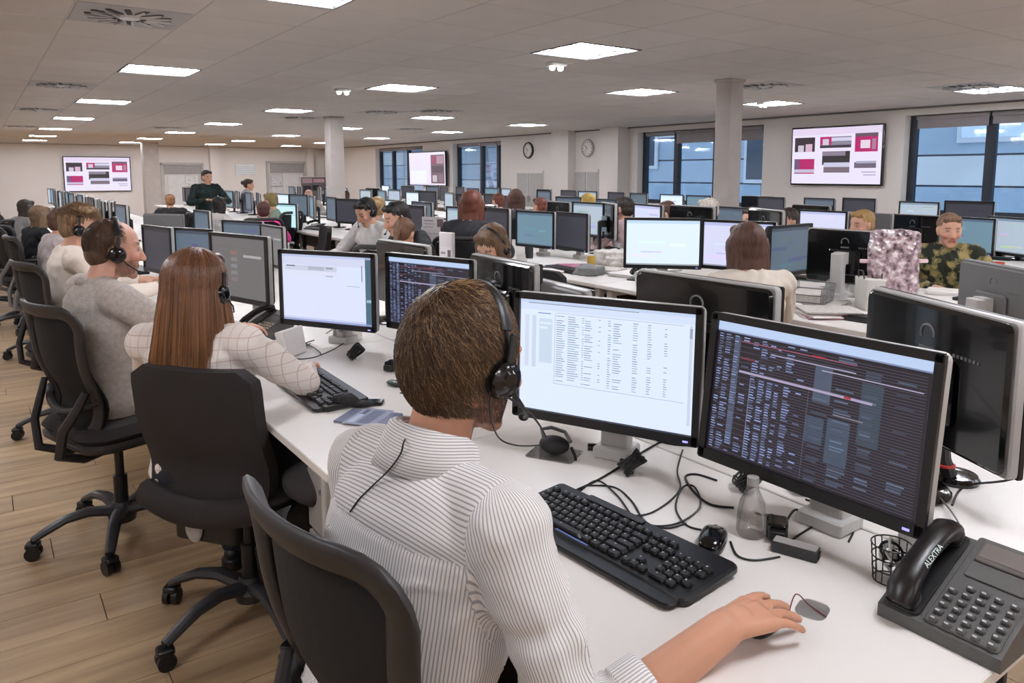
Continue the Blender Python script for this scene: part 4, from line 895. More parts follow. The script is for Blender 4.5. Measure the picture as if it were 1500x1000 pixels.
def person(px, yc, w, deg, label, hair='short', hc=(.25, .17, .13), shirt=(.85, .83, .80), fem=False, pose='type', chairk=None, hs=None, group=None, trousers=(.13, .13, .16), jit=0, zfit=True, base=0):
    body, sh, trm, shm, hm, k = far_meshes(pose, hair, fem); crown0 = (k['HM'] @ Vector((-.01, 0, .128))); best = None
    for i in range(-12, 18):
        f = 1 + i * .02; p = atw(px, yc, w * f); hv = RZ(R(deg)) @ crown0; cost = abs(i)
        hx, hy_ = p.x - hv.x, p.y - hv.y
        if pose != 'stand' and any(a - .10 < hx < a + 1.70 and hy_ > b_ - .1 for a, b_, c_, d_ in benches): cost += 50
        cost += 8 * sum(1 for (qx, qy) in PREG if (qx - hx) ** 2 + (qy - hy_) ** 2 < .3)
        if best is None or cost < best[0]: best = (cost, f)
    w *= best[1]; p = atw(px, yc, w); crown = (k['HM'] @ Vector((-.01, 0, .128))).z
    if pose == 'stand': sc = p.z / (crown + .25)
    else: sc = min(1.1, max(.9, p.z / crown))
    hv = RZ(R(deg)) @ (k['HM'] @ Vector((-.01, 0, .128))); o = thing('person', label, 'person', (p.x - hv.x * sc, p.y - hv.y * sc, .25 * sc if pose == 'stand' else 0), R(deg), group); o.scale = (sc,) * 3
    link(body, 'body', o); PREG.append((o.location.x, o.location.y))
    for me, nm, m in ((sh, 'shirt', cloth(shirt)), (trm, 'trousers', cloth(trousers)), (hm, 'hair', hmat(hc))):
        q = link(me, nm, o); q.material_slots[0].link = 'OBJECT'; q.material_slots[0].material = m
    link(shm, 'shoes', o)
    if chairk: chair(chairk, o.location.x - .03 * math.cos(R(deg)), o.location.y - .03 * math.sin(R(deg)), deg, 'office chair of the ' + label[:60].split(',')[0], 'occupied office chairs')
    if hs: headset(o, k, hs, side=-1 if math.sin(R(deg)) < .5 else 1, both=True)
    return o, k
BR, DK, BL, RD = (.30, .19, .13), (.13, .10, .095), (.72, .58, .40), (.42, .22, .15)
person(91, 305, 6.0, 8, 'person with short brown hair in a pale pink shirt, third seated along the aisle', 'short', (.36, .24, .19), (.80, .76, .76), chairk='bow', hs='headset on the brown-haired person in the pale pink shirt')
person(60, 304, 7.3, 20, 'woman with long fair-tipped hair in a black top, fourth along the aisle', 'long', (.46, .36, .26), (.10, .11, .13), True, chairk='bow')
person(40, 306, 9.0, 25, 'distant woman with long dark hair, partly behind the black-clad woman', 'long', (.20, .15, .12), (.55, .55, .55), True)
person(248, 285, 10.5, 95, 'person with short ginger-blond hair in front of the black jacket chair', 'short', (.60, .42, .28), (.16, .15, .16), chairk='solid')
person(303, 249, 12.5, -75, 'standing dark-haired person in a dark green shirt, leaning over the far desks', 'short', DK, (.10, .16, .15), pose='stand')
person(322, 288, 8.6, 25, 'woman with long dark hair and white top, seated below the standing person', 'long', DK, (.86, .84, .82), True, chairk='bow')
person(365, 262, 14.0, -20, 'distant person in a grey top standing by the year planner', 'bun', (.25, .17, .14), (.58, .60, .66), True, pose='stand')
person(395, 282, 9.6, 120, 'person with olive blond hair left of the glowing cyan screen', 'short', (.55, .48, .30), (.55, .58, .52), True, chairk='bow')
person(386, 302, 8.4, 70, 'person with reddish dark hair in a bright pink top', 'short', (.30, .16, .14), (.93, .30, .62), True, chairk='bow')
person(452, 283, 14.5, -110, 'bald pale person before the dark collage board', 'short', (.80, .66, .58), (.72, .70, .68))
person(505, 286, 15.5, 100, 'distant small brown head just right of the middle column', 'short', BR, (.75, .72, .70))
person(553, 288, 9.5, 60, 'distant blond head behind the leaning dark-haired man', 'bun', BL, (.70, .68, .66), True)
person(528, 292, 6.6, -165, 'dark-haired man in a white shirt leaning forward, right of the middle column', 'short', DK, (.86, .85, .84), pose='down', chairk='bow', hs='headset on the leaning man in the white shirt')
person(574, 296, 5.6, 175, 'dark-haired man in a charcoal hoodie leaning forward at his desk', 'short', DK, (.24, .24, .25), pose='lean', chairk='solid', hs='headset on the man in the charcoal hoodie')
person(596, 322, 4.7, 40, 'person in a white blouse with a low brown bun', 'tail', (.42, .28, .20), (.90, .87, .80), True, pose='down', chairk='bow')
person(712, 334, 3.7, -160, 'woman with long light brown hair and headset, looking down', 'long', (.40, .29, .19), (.26, .25, .26), True, pose='down', chairk='solid', hs='headset over the light brown hair of the woman looking down')
person(692, 279, 7.0, 40, 'person with red-brown braids and black headset band, seen from behind', 'long', RD, (.20, .2, .22), True, chairk='bow', hs='headset on the person with red-brown braids')
person(729, 283, 11.5, 90, 'small distant brown head before the second farthest window', 'short', RD, (.82, .82, .82))
person(755, 277, 8.0, 60, 'woman with long straight brown hair under the left wall clock', 'long', (.32, .20, .16), (.3, .3, .32), True, chairk='bow')
person(790, 289, 8.4, 100, 'person with reddish hair in a pink top right of the long-haired woman', 'short', (.48, .27, .22), (.80, .60, .60), True)
person(861, 283, 9.5, 70, 'golden blond head under the right wall clock', 'tail', (.76, .62, .30), (.7, .7, .7), True)
person(913, 288, 7.2, 95, 'dark-haired man in a pale pink shirt seen from behind', 'short', (.20, .16, .14), (.83, .72, .72), chairk='solid')
person(968, 297, 7.2, 120, 'person with bowed brown hair right of the man in the pale pink shirt', 'short', (.33, .22, .17), (.55, .5, .5), pose='down')
person(1036, 290, 7.0, 100, 'white-haired person in a pink collar left of the right column', 'short', (.88, .85, .80), (.86, .70, .68))
person(1101, 303, 6.3, 170, 'dark brown head just right of the right column', 'short', (.24, .17, .14), (.6, .58, .55))
person(1152, 304, 6.0, 170, 'dark-haired head between the column and the lavender screen', 'short', (.20, .15, .13), (.78, .66, .60))
person(1262, 307, 5.9, 165, 'blond head with dark sunglasses on top behind the black monitor back', 'short', (.66, .52, .32), (.5, .45, .45), True)
pc, kc = person(1393, 312, 5.5, -140, 'young person in a camouflage coloured top facing the camera', 'short', (.50, .38, .30), (.45, .42, .30), chairk=None)
camo_m = mat('camouflage_cloth', (.4, .4, .28), .9)
nt = camo_m.node_tree; cr = nt.nodes.new('ShaderNodeValToRGB'); nzn = nt.nodes.new('ShaderNodeTexNoise'); nzn.inputs['Scale'].default_value = 14; nt.links.new(nt.nodes['Texture Coordinate'].outputs['Object'], nzn.inputs['Vector']); cr.color_ramp.interpolation = 'CONSTANT'
e = cr.color_ramp.elements; e[0].color = (*lin((.16, .17, .13)), 1); e[1].position = .48; e[1].color = (*lin((.44, .42, .28)), 1); e2 = e.new(.56); e2.color = (*lin((.62, .55, .36)), 1)
nt.links.new(nzn.outputs['Fac'], cr.inputs[0]); nt.links.new(cr.outputs[0], nt.nodes['Principled BSDF'].inputs['Base Color'])
for q in kids(pc) or [c for c in COL.objects if c.parent == pc]:
    if q.name.startswith('shirt'): q.material_slots[0].material = camo_m
# woman with brown hair at the second bench, seen from behind
person(1093, 326, 3.55, 62, 'woman with long brown hair in a white blouse, seen from behind at the bright screens', 'long', (.34, .22, .17), (.88, .84, .79), True, pose='type', chairk=None)
for i, (x, y, dg, kd, lb) in enumerate([(.02, 9.6, 160, 'bow', 'empty office chair pushed out into the aisle, at the left edge'), (.30, 11.2, 30, 'bow', 'empty office chair turned to the desk far along the aisle'), (.25, 13.2, 40, 'bow', 'farthest empty office chair along the aisle'), (2.75, 7.6, 170, 'solid', 'empty black solid-backed chair left of the middle column'), (.32, 8.3, 15, 'bow', 'empty office chair behind the woman in black'),
                                        (2.86, 5.05, 200, 'solid', 'empty black chair behind the white standing folder')]): chair(kd, x, y, dg, lb, 'empty office chairs')
# ---------------------------------------------------------------- the four nearest people
def frame_pts(o): return TR(*o.location) @ RZ(o.rotation_euler.z) @ Matrix.Diagonal((*o.scale, 1))
def vnoise(co, s, seed=0):
    return np.array([noise.noise((c[0] * s[0] + seed, c[1] * s[1], c[2] * s[2])) for c in co])
def near_person(x, y, deg, sc, label, k, hairc, beard, vox, shirt_m, shirt_disp, cuff=1.0, skin=None, trm=(.12, .12, .15), stripes=False, eyes=True):
    o = thing('person', label, 'person', (x, y, 0), R(deg)); o.scale = (sc,) * 3
    b = MB(); torso(b, k, -.006); arms(b, k); head_prims(b, k['HM'], k['fem']); cap(b, k['neck'], k['nk2'] + Vector((.0, 0, .02)), .056 if not k['fem'] else .046, .053 if not k['fem'] else .045); legs(b, k)
    body = organic(b, 'body', [skin_m], vox, 3, o, colf=head_cols(k['HM'].inverted(), hairc, beard, skin=skin))
    s = MB(); torso(s, k, .016); arms(s, k, .012, cuff, hand=False); shirt = organic(s, 'shirt', [shirt_m], .0065, 4, o, disp=shirt_disp)
    t = MB(); legs(t, k, .012); t.ell((-.01, 0, .56), (.15, .19, .09)); organic(t, 'trousers', [cloth(trm)], .012, 3, o); m = MB()
    for s_ in (-1, 1): shoe(m, s_)
    m.build('shoes', black_pl, o); return o, body, shirt
# the man in the striped shirt
mx, my, mdeg, msc = .492, 1.030, 8.0, 1.0
MZ = -.035; FOOT = .035
Minv = (TR(mx, my, MZ) @ RZ(R(mdeg)) @ Matrix.Diagonal((msc,) * 3 + (1,))).inverted()
rw, lw = Minv @ Vector((.868, .672, .778)), Minv @ Vector((.80, 1.36, .790)); rd = Minv.to_3x3() @ Vector((.93, -.06, -.03)); ld = Minv.to_3x3() @ Vector((1, -.15, -.12))
kM = seated('man', lean=.20, rh=rw, lh=lw, hy=.0, hp=.24, rdir=rd, ldir=ld, curl=.17, elb=(-.35, .25, -1.0), headlean=.03)
kM['rdir'], kM['ldir'] = rd, ld
kM['HM'] = TR(.0, -.006, .047) @ kM['HM'] @ Matrix.Diagonal((1.01, 1.0, 1.03, 1))
kM['nk2'] = kM['nk2'] + Vector((0, 0, .035))
UPi = lambda k: np.array((Matrix.Translation(k['pel']) @ (k['RT'] @ k['RL']).to_4x4() @ Matrix.Translation(-k['pel'])).inverted())
def tf(M4, co): return co @ M4[:3, :3].T + M4[:3, 3]
def segd(co, a, b):
    a, b = np.array(a), np.array(b); d = b - a; t = np.clip(((co - a) @ d) / (d @ d), 0, 1); return np.linalg.norm(co - (a + t[:, None] * d), axis=1), t
UM = UPi(kM)
def region(co, k, Ui):
    p = tf(Ui, co); reg = np.zeros(len(co), int); ar = []
    for s in 'rl':
        d1, t1 = segd(co, k[s + 's'], k[s + 'e']); d2, t2 = segd(co, k[s + 'e'], k[s + 'w']); lat = -p[:, 1] if s == 'r' else p[:, 1]
        msk = ((lat > .178) | (t1 > .22) & (d1 < .075) & (lat > .155) | (d2 < .07) & (p[:, 0] > .02)) & ((d1 < .085) | (d2 < .075)); reg[msk] = 1 if s == 'r' else 2
    reg[(reg == 0) & (p[:, 2] > .935) & (p[:, 0] < .03)] = 3; return reg, p
def man_disp(co):
    reg, p = region(co, kM, UM); d = np.zeros(len(co))
    n1 = vnoise(p, (5, 4, 9), 3); n2 = vnoise(p, (9, 7, 16), 8)
    d += .011 * n1 + .005 * n2 + .006 * (1 - abs(np.sin(p[:, 2] * 34 + p[:, 1] * 16 + 6 * n1))) ** 3 * (reg == 0) * (p[:, 2] < .9)
    for s, r in (('r', 1), ('l', 2)):
        d1, t1 = segd(co, kM[s + 's'], kM[s + 'e']); d2, t2 = segd(co, kM[s + 'e'], kM[s + 'w']); q = t1 + t2
        m = reg == r; near_el = np.exp(-((q - 1.05) / .35) ** 2); d[m] += (.011 * near_el * (1 - abs(np.sin(q * 17 + 5 * n1 + p[:, 1] * 20))) ** 1.5 + .005 * np.sin(q * 9 + 4 * n2))[m]
        d[m] -= (.003 * np.exp(-((q - 0.02) / .03) ** 2))[m]
    d -= .0035 * np.exp(-((p[:, 2] - .935) / .004) ** 2) * (p[:, 0] < .03) * ((reg == 0) | (reg == 3)); return d
sm = bpy.data.materials.new('striped_shirt'); sm.use_nodes = True; nt = sm.node_tree; n = nt.nodes; l = nt.links; b = n['Principled BSDF']; b.inputs['Roughness'].default_value = .85
at = n.new('ShaderNodeAttribute'); at.attribute_name = 'Stripe'; mu = n.new('ShaderNodeMath'); mu.operation = 'MULTIPLY'; mu.inputs[1].default_value = 2 * PI / .0054; si = n.new('ShaderNodeMath'); si.operation = 'SINE'; l.new(at.outputs['Fac'], mu.inputs[0]); l.new(mu.outputs[0], si.inputs[0])
mr = n.new('ShaderNodeMapRange'); mr.inputs['From Min'].default_value = .15; mr.inputs['From Max'].default_value = .75; l.new(si.outputs[0], mr.inputs[0]); mc = n.new('ShaderNodeMixRGB'); mc.inputs[1].default_value = (*lin((.92, .905, .89)), 1); mc.inputs[2].default_value = (*lin((.66, .65, .67)), 1); l.new(mr.outputs[0], mc.inputs[0]); l.new(mc.outputs[0], b.inputs['Base Color'])
nz = n.new('ShaderNodeTexNoise'); nz.inputs['Scale'].default_value = 700; bp = n.new('ShaderNodeBump'); bp.inputs['Strength'].default_value = .15; bp.inputs['Distance'].default_value = .001; l.new(nz.outputs['Fac'], bp.inputs['Height']); l.new(bp.outputs[0], b.inputs['Normal'])
def stripe_attr(me, fn):
    nl = len(me.loops); vi = np.empty(nl, 'i'); me.loops.foreach_get('vertex_index', vi); nv = len(me.vertices); co = np.empty(nv * 3, 'f'); me.vertices.foreach_get('co', co); co = co.reshape(-1, 3)
    np_ = len(me.polygons); ls = np.empty(np_, 'i'); lt = np.empty(np_, 'i'); me.polygons.foreach_get('loop_start', ls); me.polygons.foreach_get('loop_total', lt); cen = np.empty(np_ * 3, 'f'); me.polygons.foreach_get('center', cen)
    val = fn(co[vi], np.repeat(cen.reshape(-1, 3), lt, axis=0)); a = me.attributes.new('Stripe', 'FLOAT', 'CORNER'); a.data.foreach_set('value', val.astype('f'))
def man_stripe(co, cen):
    reg, pc_ = region(cen, kM, UM); p = tf(UM, co); v = np.arctan2(p[:, 1], -(p[:, 0] - .10)) * .21
    v[reg == 3] = (np.arctan2(p[:, 2] - .86, -(p[:, 0] - .05)) * .16)[reg == 3]
    for s, r in (('r', 1), ('l', 2)):
        for a_, b_, half in ((kM[s + 's'], kM[s + 'e'], 0), (kM[s + 'e'], kM[s + 'w'], 1)):
            a, e = np.array(a_), np.array(b_); ax = (e - a) / np.linalg.norm(e - a); ref = np.array(kM[s + 'w']) - np.array(kM[s + 's']) + np.array([0, 0, .5]); u = ref - ax * (ref @ ax); u /= np.linalg.norm(u); w = np.cross(ax, u)
            c0 = np.array(kM[s + 's']); d1, t1 = segd(cen, kM[s + 's'], kM[s + 'e']); d2, t2 = segd(cen, kM[s + 'e'], kM[s + 'w']); m = (reg == r) & ((d1 < d2) if half == 0 else (d2 <= d1)); q = co - a; v[m] = (np.arctan2(q @ w, q @ u) * .062)[m]
    return v
man, man_body, man_shirt = near_person(mx, my, mdeg, msc, 'man in a white striped shirt with headset, nearest the camera, hand on mouse', kM, (.30, .21, .16), .55, .0045, sm, man_disp, cuff=.40, skin=(.78, .57, .46))
stripe_attr(man_shirt.data, man_stripe)
man.location.z = MZ; FOOT = 0.0
# forearm cuff and collar
def band(pts_in, name, parent, m, stripe=None, smooth=50):
    mb = MB(); mb.loft(pts_in, cap=False, closed=False); o = mb.build(name, m, parent, smooth=smooth); return o
e_, w_ = kM['re'], kM['rw']; ax = (w_ - e_).normalized(); u = ax.orthogonal().normalized(); v = ax.cross(u)
def ring(c, r, n=28, wob=.0, rx=1.0): return [c + (u * math.cos(2 * PI * i / n) * (r + wob * math.sin(5 * 2 * PI * i / n)) + v * math.sin(2 * PI * i / n) * (r + wob * math.cos(4 * 2 * PI * i / n)) * rx) for i in range(n)]
c0 = e_ + (w_ - e_) * .30
cf = band([ring(c0, .048, wob=.001), ring(c0 + ax * .004, .0535, wob=.0015), ring(c0 + ax * .045, .0515, wob=.0015), ring(c0 + ax * .05, .048, wob=.001), ring(c0 + ax * .044, .044), ring(c0 + ax * .0, .044)], 'cuff', man_shirt, sm)
stripe_attr(cf.data, lambda co, cen: np.arctan2((co - np.array(c0)) @ np.array(v), (co - np.array(c0)) @ np.array(u)) * .052)
def collar(k, parent, m, r0=.070, hgt=.040, thick=1.0, opening=.5, flip=True):
    up = k['up']; rings = []; N = 40
    prof = [(0.0, -.006), (-.002, hgt * .6), (-.003, hgt), (.003, hgt + .004), (.010, hgt), (.020, hgt * .35), (.029, -.012)] if flip else [(0, -.006), (-.002, hgt), (.004, hgt + .003), (.009, hgt), (.012, -.004)]
    for (dr, dz) in prof:
        rg = []
        for i in range(N + 1):
            a = opening / 2 + (2 * PI - opening) * i / N; fr = math.cos(a); tip = max(0, (fr - .55) / .45)
            r = r0 + dr + (.006 * math.sin(3 * a) * (1 if dr > 0 else 0)); zz = 1.022 + dz - .035 * max(0, fr) - tip * (.030 if dr > .015 else 0) + .006 * (1 - fr)
            rg.append(up((-.004 + r * math.cos(a) * .98 + (.015 * tip if dr > .015 else 0), r * math.sin(a) * 1.03, zz)))
        rings.append(rg)
    vs = [p for r in rings for p in r]; n = N + 1; fs = [(i * n + j, i * n + j + 1, (i + 1) * n + j + 1, (i + 1) * n + j) for i in range(len(prof) - 1) for j in range(N)]
    o = MB().add(vs, fs).build('collar', m, parent, smooth=60); s = o.modifiers.new('s', 'SOLIDIFY'); s.thickness = .0015; return o
cl = collar(kM, man_shirt, sm, .064, .058); stripe_attr(cl.data, lambda co, cen: (tf(UM, co)[:, 2] * 1.0 - np.hypot(tf(UM, co)[:, 0], tf(UM, co)[:, 1]) * .7))
hb = MB(); hb.ell((-.026, 0, .040), (.094, .077, .083), None, 20, 14, M=kM['HM']); hb.ell((-.045, 0, -.005), (.064, .070, .072), None, 18, 12, M=kM['HM']); hb.ell((-.062, 0, -.048), (.040, .052, .045), None, 14, 10, M=kM['HM'])
mh = organic(hb, 'hair', [hair_m], .005, 4, man, disp=groove(kM['HM'], .0015, 50), colf=haircol((.20, .145, .11), kM['HM'], .2))
for s in (-1, 1): pass
mk = lambda q: ~((q[:, 0] > .50) & (q[:, 2] < .45)) & (q[:, 2] > -.80) & ~((q[:, 0] > -.02) & (q[:, 2] < -.18)) & ~((abs(q[:, 1]) > .72) & (q[:, 2] < -.35) & (q[:, 0] > -.4))
short_strands(kM['HM'], 7500, .045, [(.36, .26, .18), (.42, .31, .21), (.28, .20, .14), (.62, .50, .35), (.33, .23, .16), (.30, .21, .15)], (-.38, .12, .88), man, mk, lift=.085, rad=.0011, ell=((-.026, 0, .016), (.102, .084, .110)))
headset(man, kM, 'black headset with round ear cup on the man in the striped shirt', -1)
# eyelid, beard strands on the jaw
def beard(k, parent, N, cols, seed=4):
    g = np.random.default_rng(seed); th = g.uniform(-2.0, 2.0, N); zz = g.uniform(-.088, -.035, N); x = .022 + .058 * np.cos(th) * (1 - .0 * zz); y = .058 * np.sin(th) * np.clip(1.08 + (zz + .04) * 4.0, .6, 1.1); keep = ~((abs(y) < .024) & (zz > -.075) & (x > .05)) & (x > -.005); x, y, zz = x[keep], y[keep], zz[keep]
    p0 = np.stack([x, y, zz], 1); nrm = p0 - np.array([.01, 0, -.05]); nrm /= np.linalg.norm(nrm, axis=1, keepdims=True); pts = np.stack([p0, p0 + nrm * .0015 + [0, 0, -.002], p0 + nrm * .002 + [0, 0, -.005]], 1); Mn = np.array(k['HM']); pts = pts @ Mn[:3, :3].T + Mn[:3, 3]; cc = np.array([lin(c) for c in cols]); o = strands('beard', pts, .0005, cc[g.integers(0, len(cc), len(pts))], parent); return o
beard(kM, man, 2200, [(.22, .15, .11), (.30, .2, .14)])

# the woman with long hair at the second place
p = atw(288, 372, 2.30); wdeg, wsc = 47, .955
kW = seated('w', lean=-.09, fem=True, rh=(.36, -.20, .80), lh=(.36, .18, .80), hy=-.12, hp=.12, headlean=.02)
hv = RZ(R(wdeg)) @ (kW['HM'] @ Vector((-.01, 0, .125))) * wsc
blouse = mat('blouse_gauze', (.90, .86, .83), .85, var=.05, scale=14, bump=.2, bscale=60)
nt = blouse.node_tree; n = nt.nodes; l = nt.links; sx = n.new('ShaderNodeSeparateXYZ'); l.new(n['Texture Coordinate'].outputs['Object'], sx.inputs[0]); acc = None
for o_, per in (('Z', .036), ('Y', .030)):
    m1 = n.new('ShaderNodeMath'); m1.operation = 'MULTIPLY'; m1.inputs[1].default_value = 2 * PI / per; m2 = n.new('ShaderNodeMath'); m2.operation = 'SINE'; m3 = n.new('ShaderNodeMath'); m3.operation = 'GREATER_THAN'; m3.inputs[1].default_value = .975
    l.new(sx.outputs[o_], m1.inputs[0]); l.new(m1.outputs[0], m2.inputs[0]); l.new(m2.outputs[0], m3.inputs[0])
    if acc is None: acc = m3.outputs[0]
    else: mx_ = n.new('ShaderNodeMath'); mx_.operation = 'MAXIMUM'; l.new(acc, mx_.inputs[0]); l.new(m3.outputs[0], mx_.inputs[1]); acc = mx_.outputs[0]
mm = n.new('ShaderNodeMixRGB'); mm.inputs[1].default_value = (*lin((.90, .86, .83)), 1); mm.inputs[2].default_value = (*lin((.80, .70, .66)), 1); l.new(acc, mm.inputs[0]); l.new(mm.outputs[0], n['Principled BSDF'].inputs['Base Color'])
wob = lambda co: .010 * vnoise(co, (9, 9, 6), 2) + .004 * vnoise(co, (26, 26, 12), 4)
wom, wb, ws = near_person(p.x - hv.x, p.y - hv.y, wdeg, wsc, 'woman with very long straight brown hair in a cream gauze blouse', kW, (.3, .2, .15), 0, .006, blouse, wob, cuff=.9)
whb = hair_short(kW['HM'], 1.04)
for y in (-.055, 0, .055):
    a = kW['HM'] @ Vector((-.045, y, .0)); cap(whb, a, a + Vector((-.045, y * .3, -.16)), .036, .020)
organic(whb, 'hair', [hair_m], .007, 4, wom, disp=groove(kW['HM'], .002), colf=haircol((.24, .15, .11), kW['HM'], .2))
def long_strands(k, parent, N, L, cols, tips, seed=2, width=.095, face=.95, rad=.0009, vol=1.06):
    g = np.random.default_rng(seed); Mn = np.array(k['HM']); az = g.uniform(-PI, PI, N); az = np.sign(az) * (face + (PI - face) * np.abs(az) / PI); el = g.uniform(.05, 1.5, N); kk = 16; pts = []; lay = g.random(N); Ls = L * (.86 + .14 * g.random(N)); clump = np.sin(az * 23) * .5 + np.sin(az * 9 + 1) * .5
    c = np.array([-.016, 0, .034]); r = np.array([.103, .086, .094]) * vol
    for i in range(kk):
        t = i / (kk - 1); s = t * Ls; th0 = PI / 2 - el   # polar angle grows from the top
        th = th0 + s / .095; ov = th > PI * .56; thc = np.minimum(th, PI * .56); rr_ = (1 + .05 * lay)
        P_ = np.stack([c[0] + r[0] * np.sin(thc) * np.cos(az) * rr_, c[1] + r[1] * np.sin(thc) * np.sin(az) * rr_, c[2] + r[2] * np.cos(thc) * rr_], 1); Q = P_ @ Mn[:3, :3].T + Mn[:3, 3]
        drop = np.where(ov, (th - PI * .56) * .095, 0); Q[:, 2] -= drop; cen = np.array(k['head'])
        rad_ = Q[:, :2] - cen[:2]; sq = 1 - .10 * np.clip(drop / .2, 0, 1) * (1 - .5 * lay); Q[:, :2] = cen[:2] + rad_ * sq[:, None]; Q[:, 0] += -.052 * np.clip(drop / .25, 0, 1.1) * np.clip((np.abs(az) - 1.2) / .8, 0, 1); Q[:, 1] = cen[1] + (Q[:, 1] - cen[1]) * (1 + .35 * np.clip(drop / .22, 0, 1)) + clump * .006 * np.clip(drop / .1, 0, 1); Q[:, 1] += clump * .008 * np.clip(drop / .15, 0, 1.5) * np.cos(az * 7); pts.append(Q)
    pts = np.stack(pts, 1); cc = np.array([lin(x) for x in cols]); ct = np.array([lin(x) for x in tips]); i0 = g.integers(0, len(cc), N); tt = np.linspace(0, 1, kk)[None, :, None] ** 1.6; col = cc[i0][:, None, :] * (1 - tt) + ct[g.integers(0, len(ct), N)][:, None, :] * tt; col *= (.8 + .4 * g.random((N, 1, 1))) * (1 + .25 * clump[:, None, None]); return strands('hair_strands', pts, rad, col, parent)
long_strands(kW, wom, 6500, .345, [(.50, .34, .24), (.43, .28, .20), (.57, .40, .28), (.37, .24, .18)], [(.66, .45, .28), (.56, .38, .24), (.74, .53, .34)])
headset(wom, kW, 'black headset on the woman with very long straight brown hair', -1)
# balding man in profile
knit = mat('cream_knit', (.78, .74, .71), .95, var=.14, scale=60, bump=.8, bscale=220)
kB = seated('b', lean=.0, rh=(.46, -.22, .80), lh=(.42, .16, .80), hy=-.22, hp=.10, headlean=.05, belly=.0)
p = atw(166, 322, 2.98); bsc = 1.0; hv = RZ(R(12)) @ (kB['HM'] @ Vector((-.01, 0, .125)))
fold = lambda co: .006 * vnoise(co, (7, 7, 11), 5) + .003 * vnoise(co, (18, 18, 24), 9)
bm_, bb_, bs_ = near_person(p.x - hv.x, p.y - hv.y, 12, bsc, 'balding man with short brown hair and beard in a cream knit jumper, in profile', kB, (.36, .26, .2), .35, .0055, knit, fold, cuff=.92, skin=(.86, .65, .56))
cb = collar(kB, bs_, knit, .064, .020, flip=False, opening=.02)
hbb = MB(); hbb.ell((-.030, 0, .040), (.083, .0775, .080), None, 18, 12, M=kB['HM']); hbb.ell((-.05, 0, -.01), (.060, .068, .066), None, 16, 10, M=kB['HM'])
organic(hbb, 'hair', [hair_m], .006, 4, bm_, colf=haircol((.34, .25, .19), kB['HM'], .15))
mk2 = lambda q: (q[:, 0] < .30 - .35 * (np.abs(q[:, 1]) < .5)) & (q[:, 2] > -.62) | (q[:, 0] < .5) & (q[:, 2] > .15) & (q[:, 2] < .8) & (abs(q[:, 1]) > .5) & (q[:, 0] > 0)
short_strands(kB['HM'], 3000, .016, [(.34, .25, .19), (.40, .30, .22), (.28, .2, .15)], (-.3, 0, .95), bm_, mk2, lift=.04, rad=.0008, ell=((-.022, 0, .030), (.092, .0785, .092)))
beard(kB, bm_, 1200, [(.42, .27, .2), (.36, .24, .18)], 5); headset(bm_, kB, 'black headset on the balding man in the cream jumper', -1)
# curly blond quiff, cream top
kC = seated('c', lean=.02, rh=(.42, -.2, .80), lh=(.42, .18, .80), hy=-.25, hp=.12, headlean=.04)
p = atw(118, 311, 4.25); hv = RZ(R(4)) @ (kC['HM'] @ Vector((-.01, 0, .125)))
cream = mat('cream_cotton', (.90, .85, .80), .9, var=.04, bump=.25, bscale=200)
cm_, cb_, cs_ = near_person(p.x - hv.x, p.y - hv.y, 4, 1.0, 'man with a curly dark-blond quiff and cream long-sleeved top', kC, (.5, .38, .26), .15, .0075, cream, fold, cuff=.8)
hq = hair_short(kC['HM'], 1.0)
for i in range(26):
    a = i * 2.4; rr_ = .02 + .055 * (i / 26) ** .5; hq.ell((.03 + rr_ * math.cos(a) * .8 - .02, rr_ * math.sin(a), .118 - rr_ * .25), (.026, .022, .022), None, 8, 6, M=kC['HM'])
organic(hq, 'hair', [hair_m], .006, 3, cm_, disp=groove(kC['HM'], .003, 30), colf=haircol((.50, .39, .27), kC['HM'], .35)); headset(cm_, kC, 'black headset on the man with the curly quiff', -1)
short_strands(kC['HM'], 1600, .05, [(.62, .50, .35), (.48, .36, .25), (.38, .28, .2)], (-.6, .2, .6), cm_, lambda q: (q[:, 2] > .45), lift=.28, rad=.0012, seed=3)
# their chairs
chair('mesh', .570, 1.02, 7.4, 'black mesh-back office chair of the man in the striped shirt', 'occupied office chairs')
bc = atw(291, 640, 2.20)
chair('solid', bc.x + .21 * math.cos(R(38)), bc.y + .21 * math.sin(R(38)), 38, 'black padded-back office chair of the woman with very long hair', 'occupied office chairs')
chair('mesh', bm_.location.x + .02, bm_.location.y - .07, 18, 'black mesh-back office chair of the balding man in the jumper', 'occupied office chairs')
chair('mesh', cm_.location.x, cm_.location.y - .05, 16, 'office chair of the man with the curly quiff', 'occupied office chairs')
# ---------------------------------------------------------------- things on the desks
def P3(px, py, z=ZD): return onz(px, py, z)
key_m = mat('keycap_black', (.10, .095, .10), .42, bump=.06); leg_m = mat('key_legend', (.62, .62, .62), .6)
def key_layout():
    rows = [[1] + [.6] + [1] * 4 + [.45] + [1] * 4 + [.45] + [1] * 4 + [.3] + [1, 1, 1], [1] * 13 + [2] + [.3] + [1] * 3 + [.3] + [1] * 4, [1.5] + [1] * 12 + [1.5] + [.3] + [1] * 3 + [.3] + [1] * 3 + [1], [1.8] + [1] * 11 + [2.2] + [3.6] + [1] * 3, [2.2] + [1] * 10 + [2.8] + [1.3, 1] + [1.3] + [1] * 3 + [1], [1.4, 1.2, 1.2, 6.2, 1.2, 1.2, 1.2, 1.4] + [.3] + [1, 1, 1] + [.3] + [2, 1]]
    gaps = {0: {1, 6, 11, 16}, 1: {14, 18}, 2: {14, 18}, 3: {13}, 4: {12, 14}, 5: {8, 12}}; out = []
    for r, row in enumerate(rows):
        x = 0
        for i, w in enumerate(row):
            if i not in gaps[r]: out.append((x, r, w))
            x += w
    return out
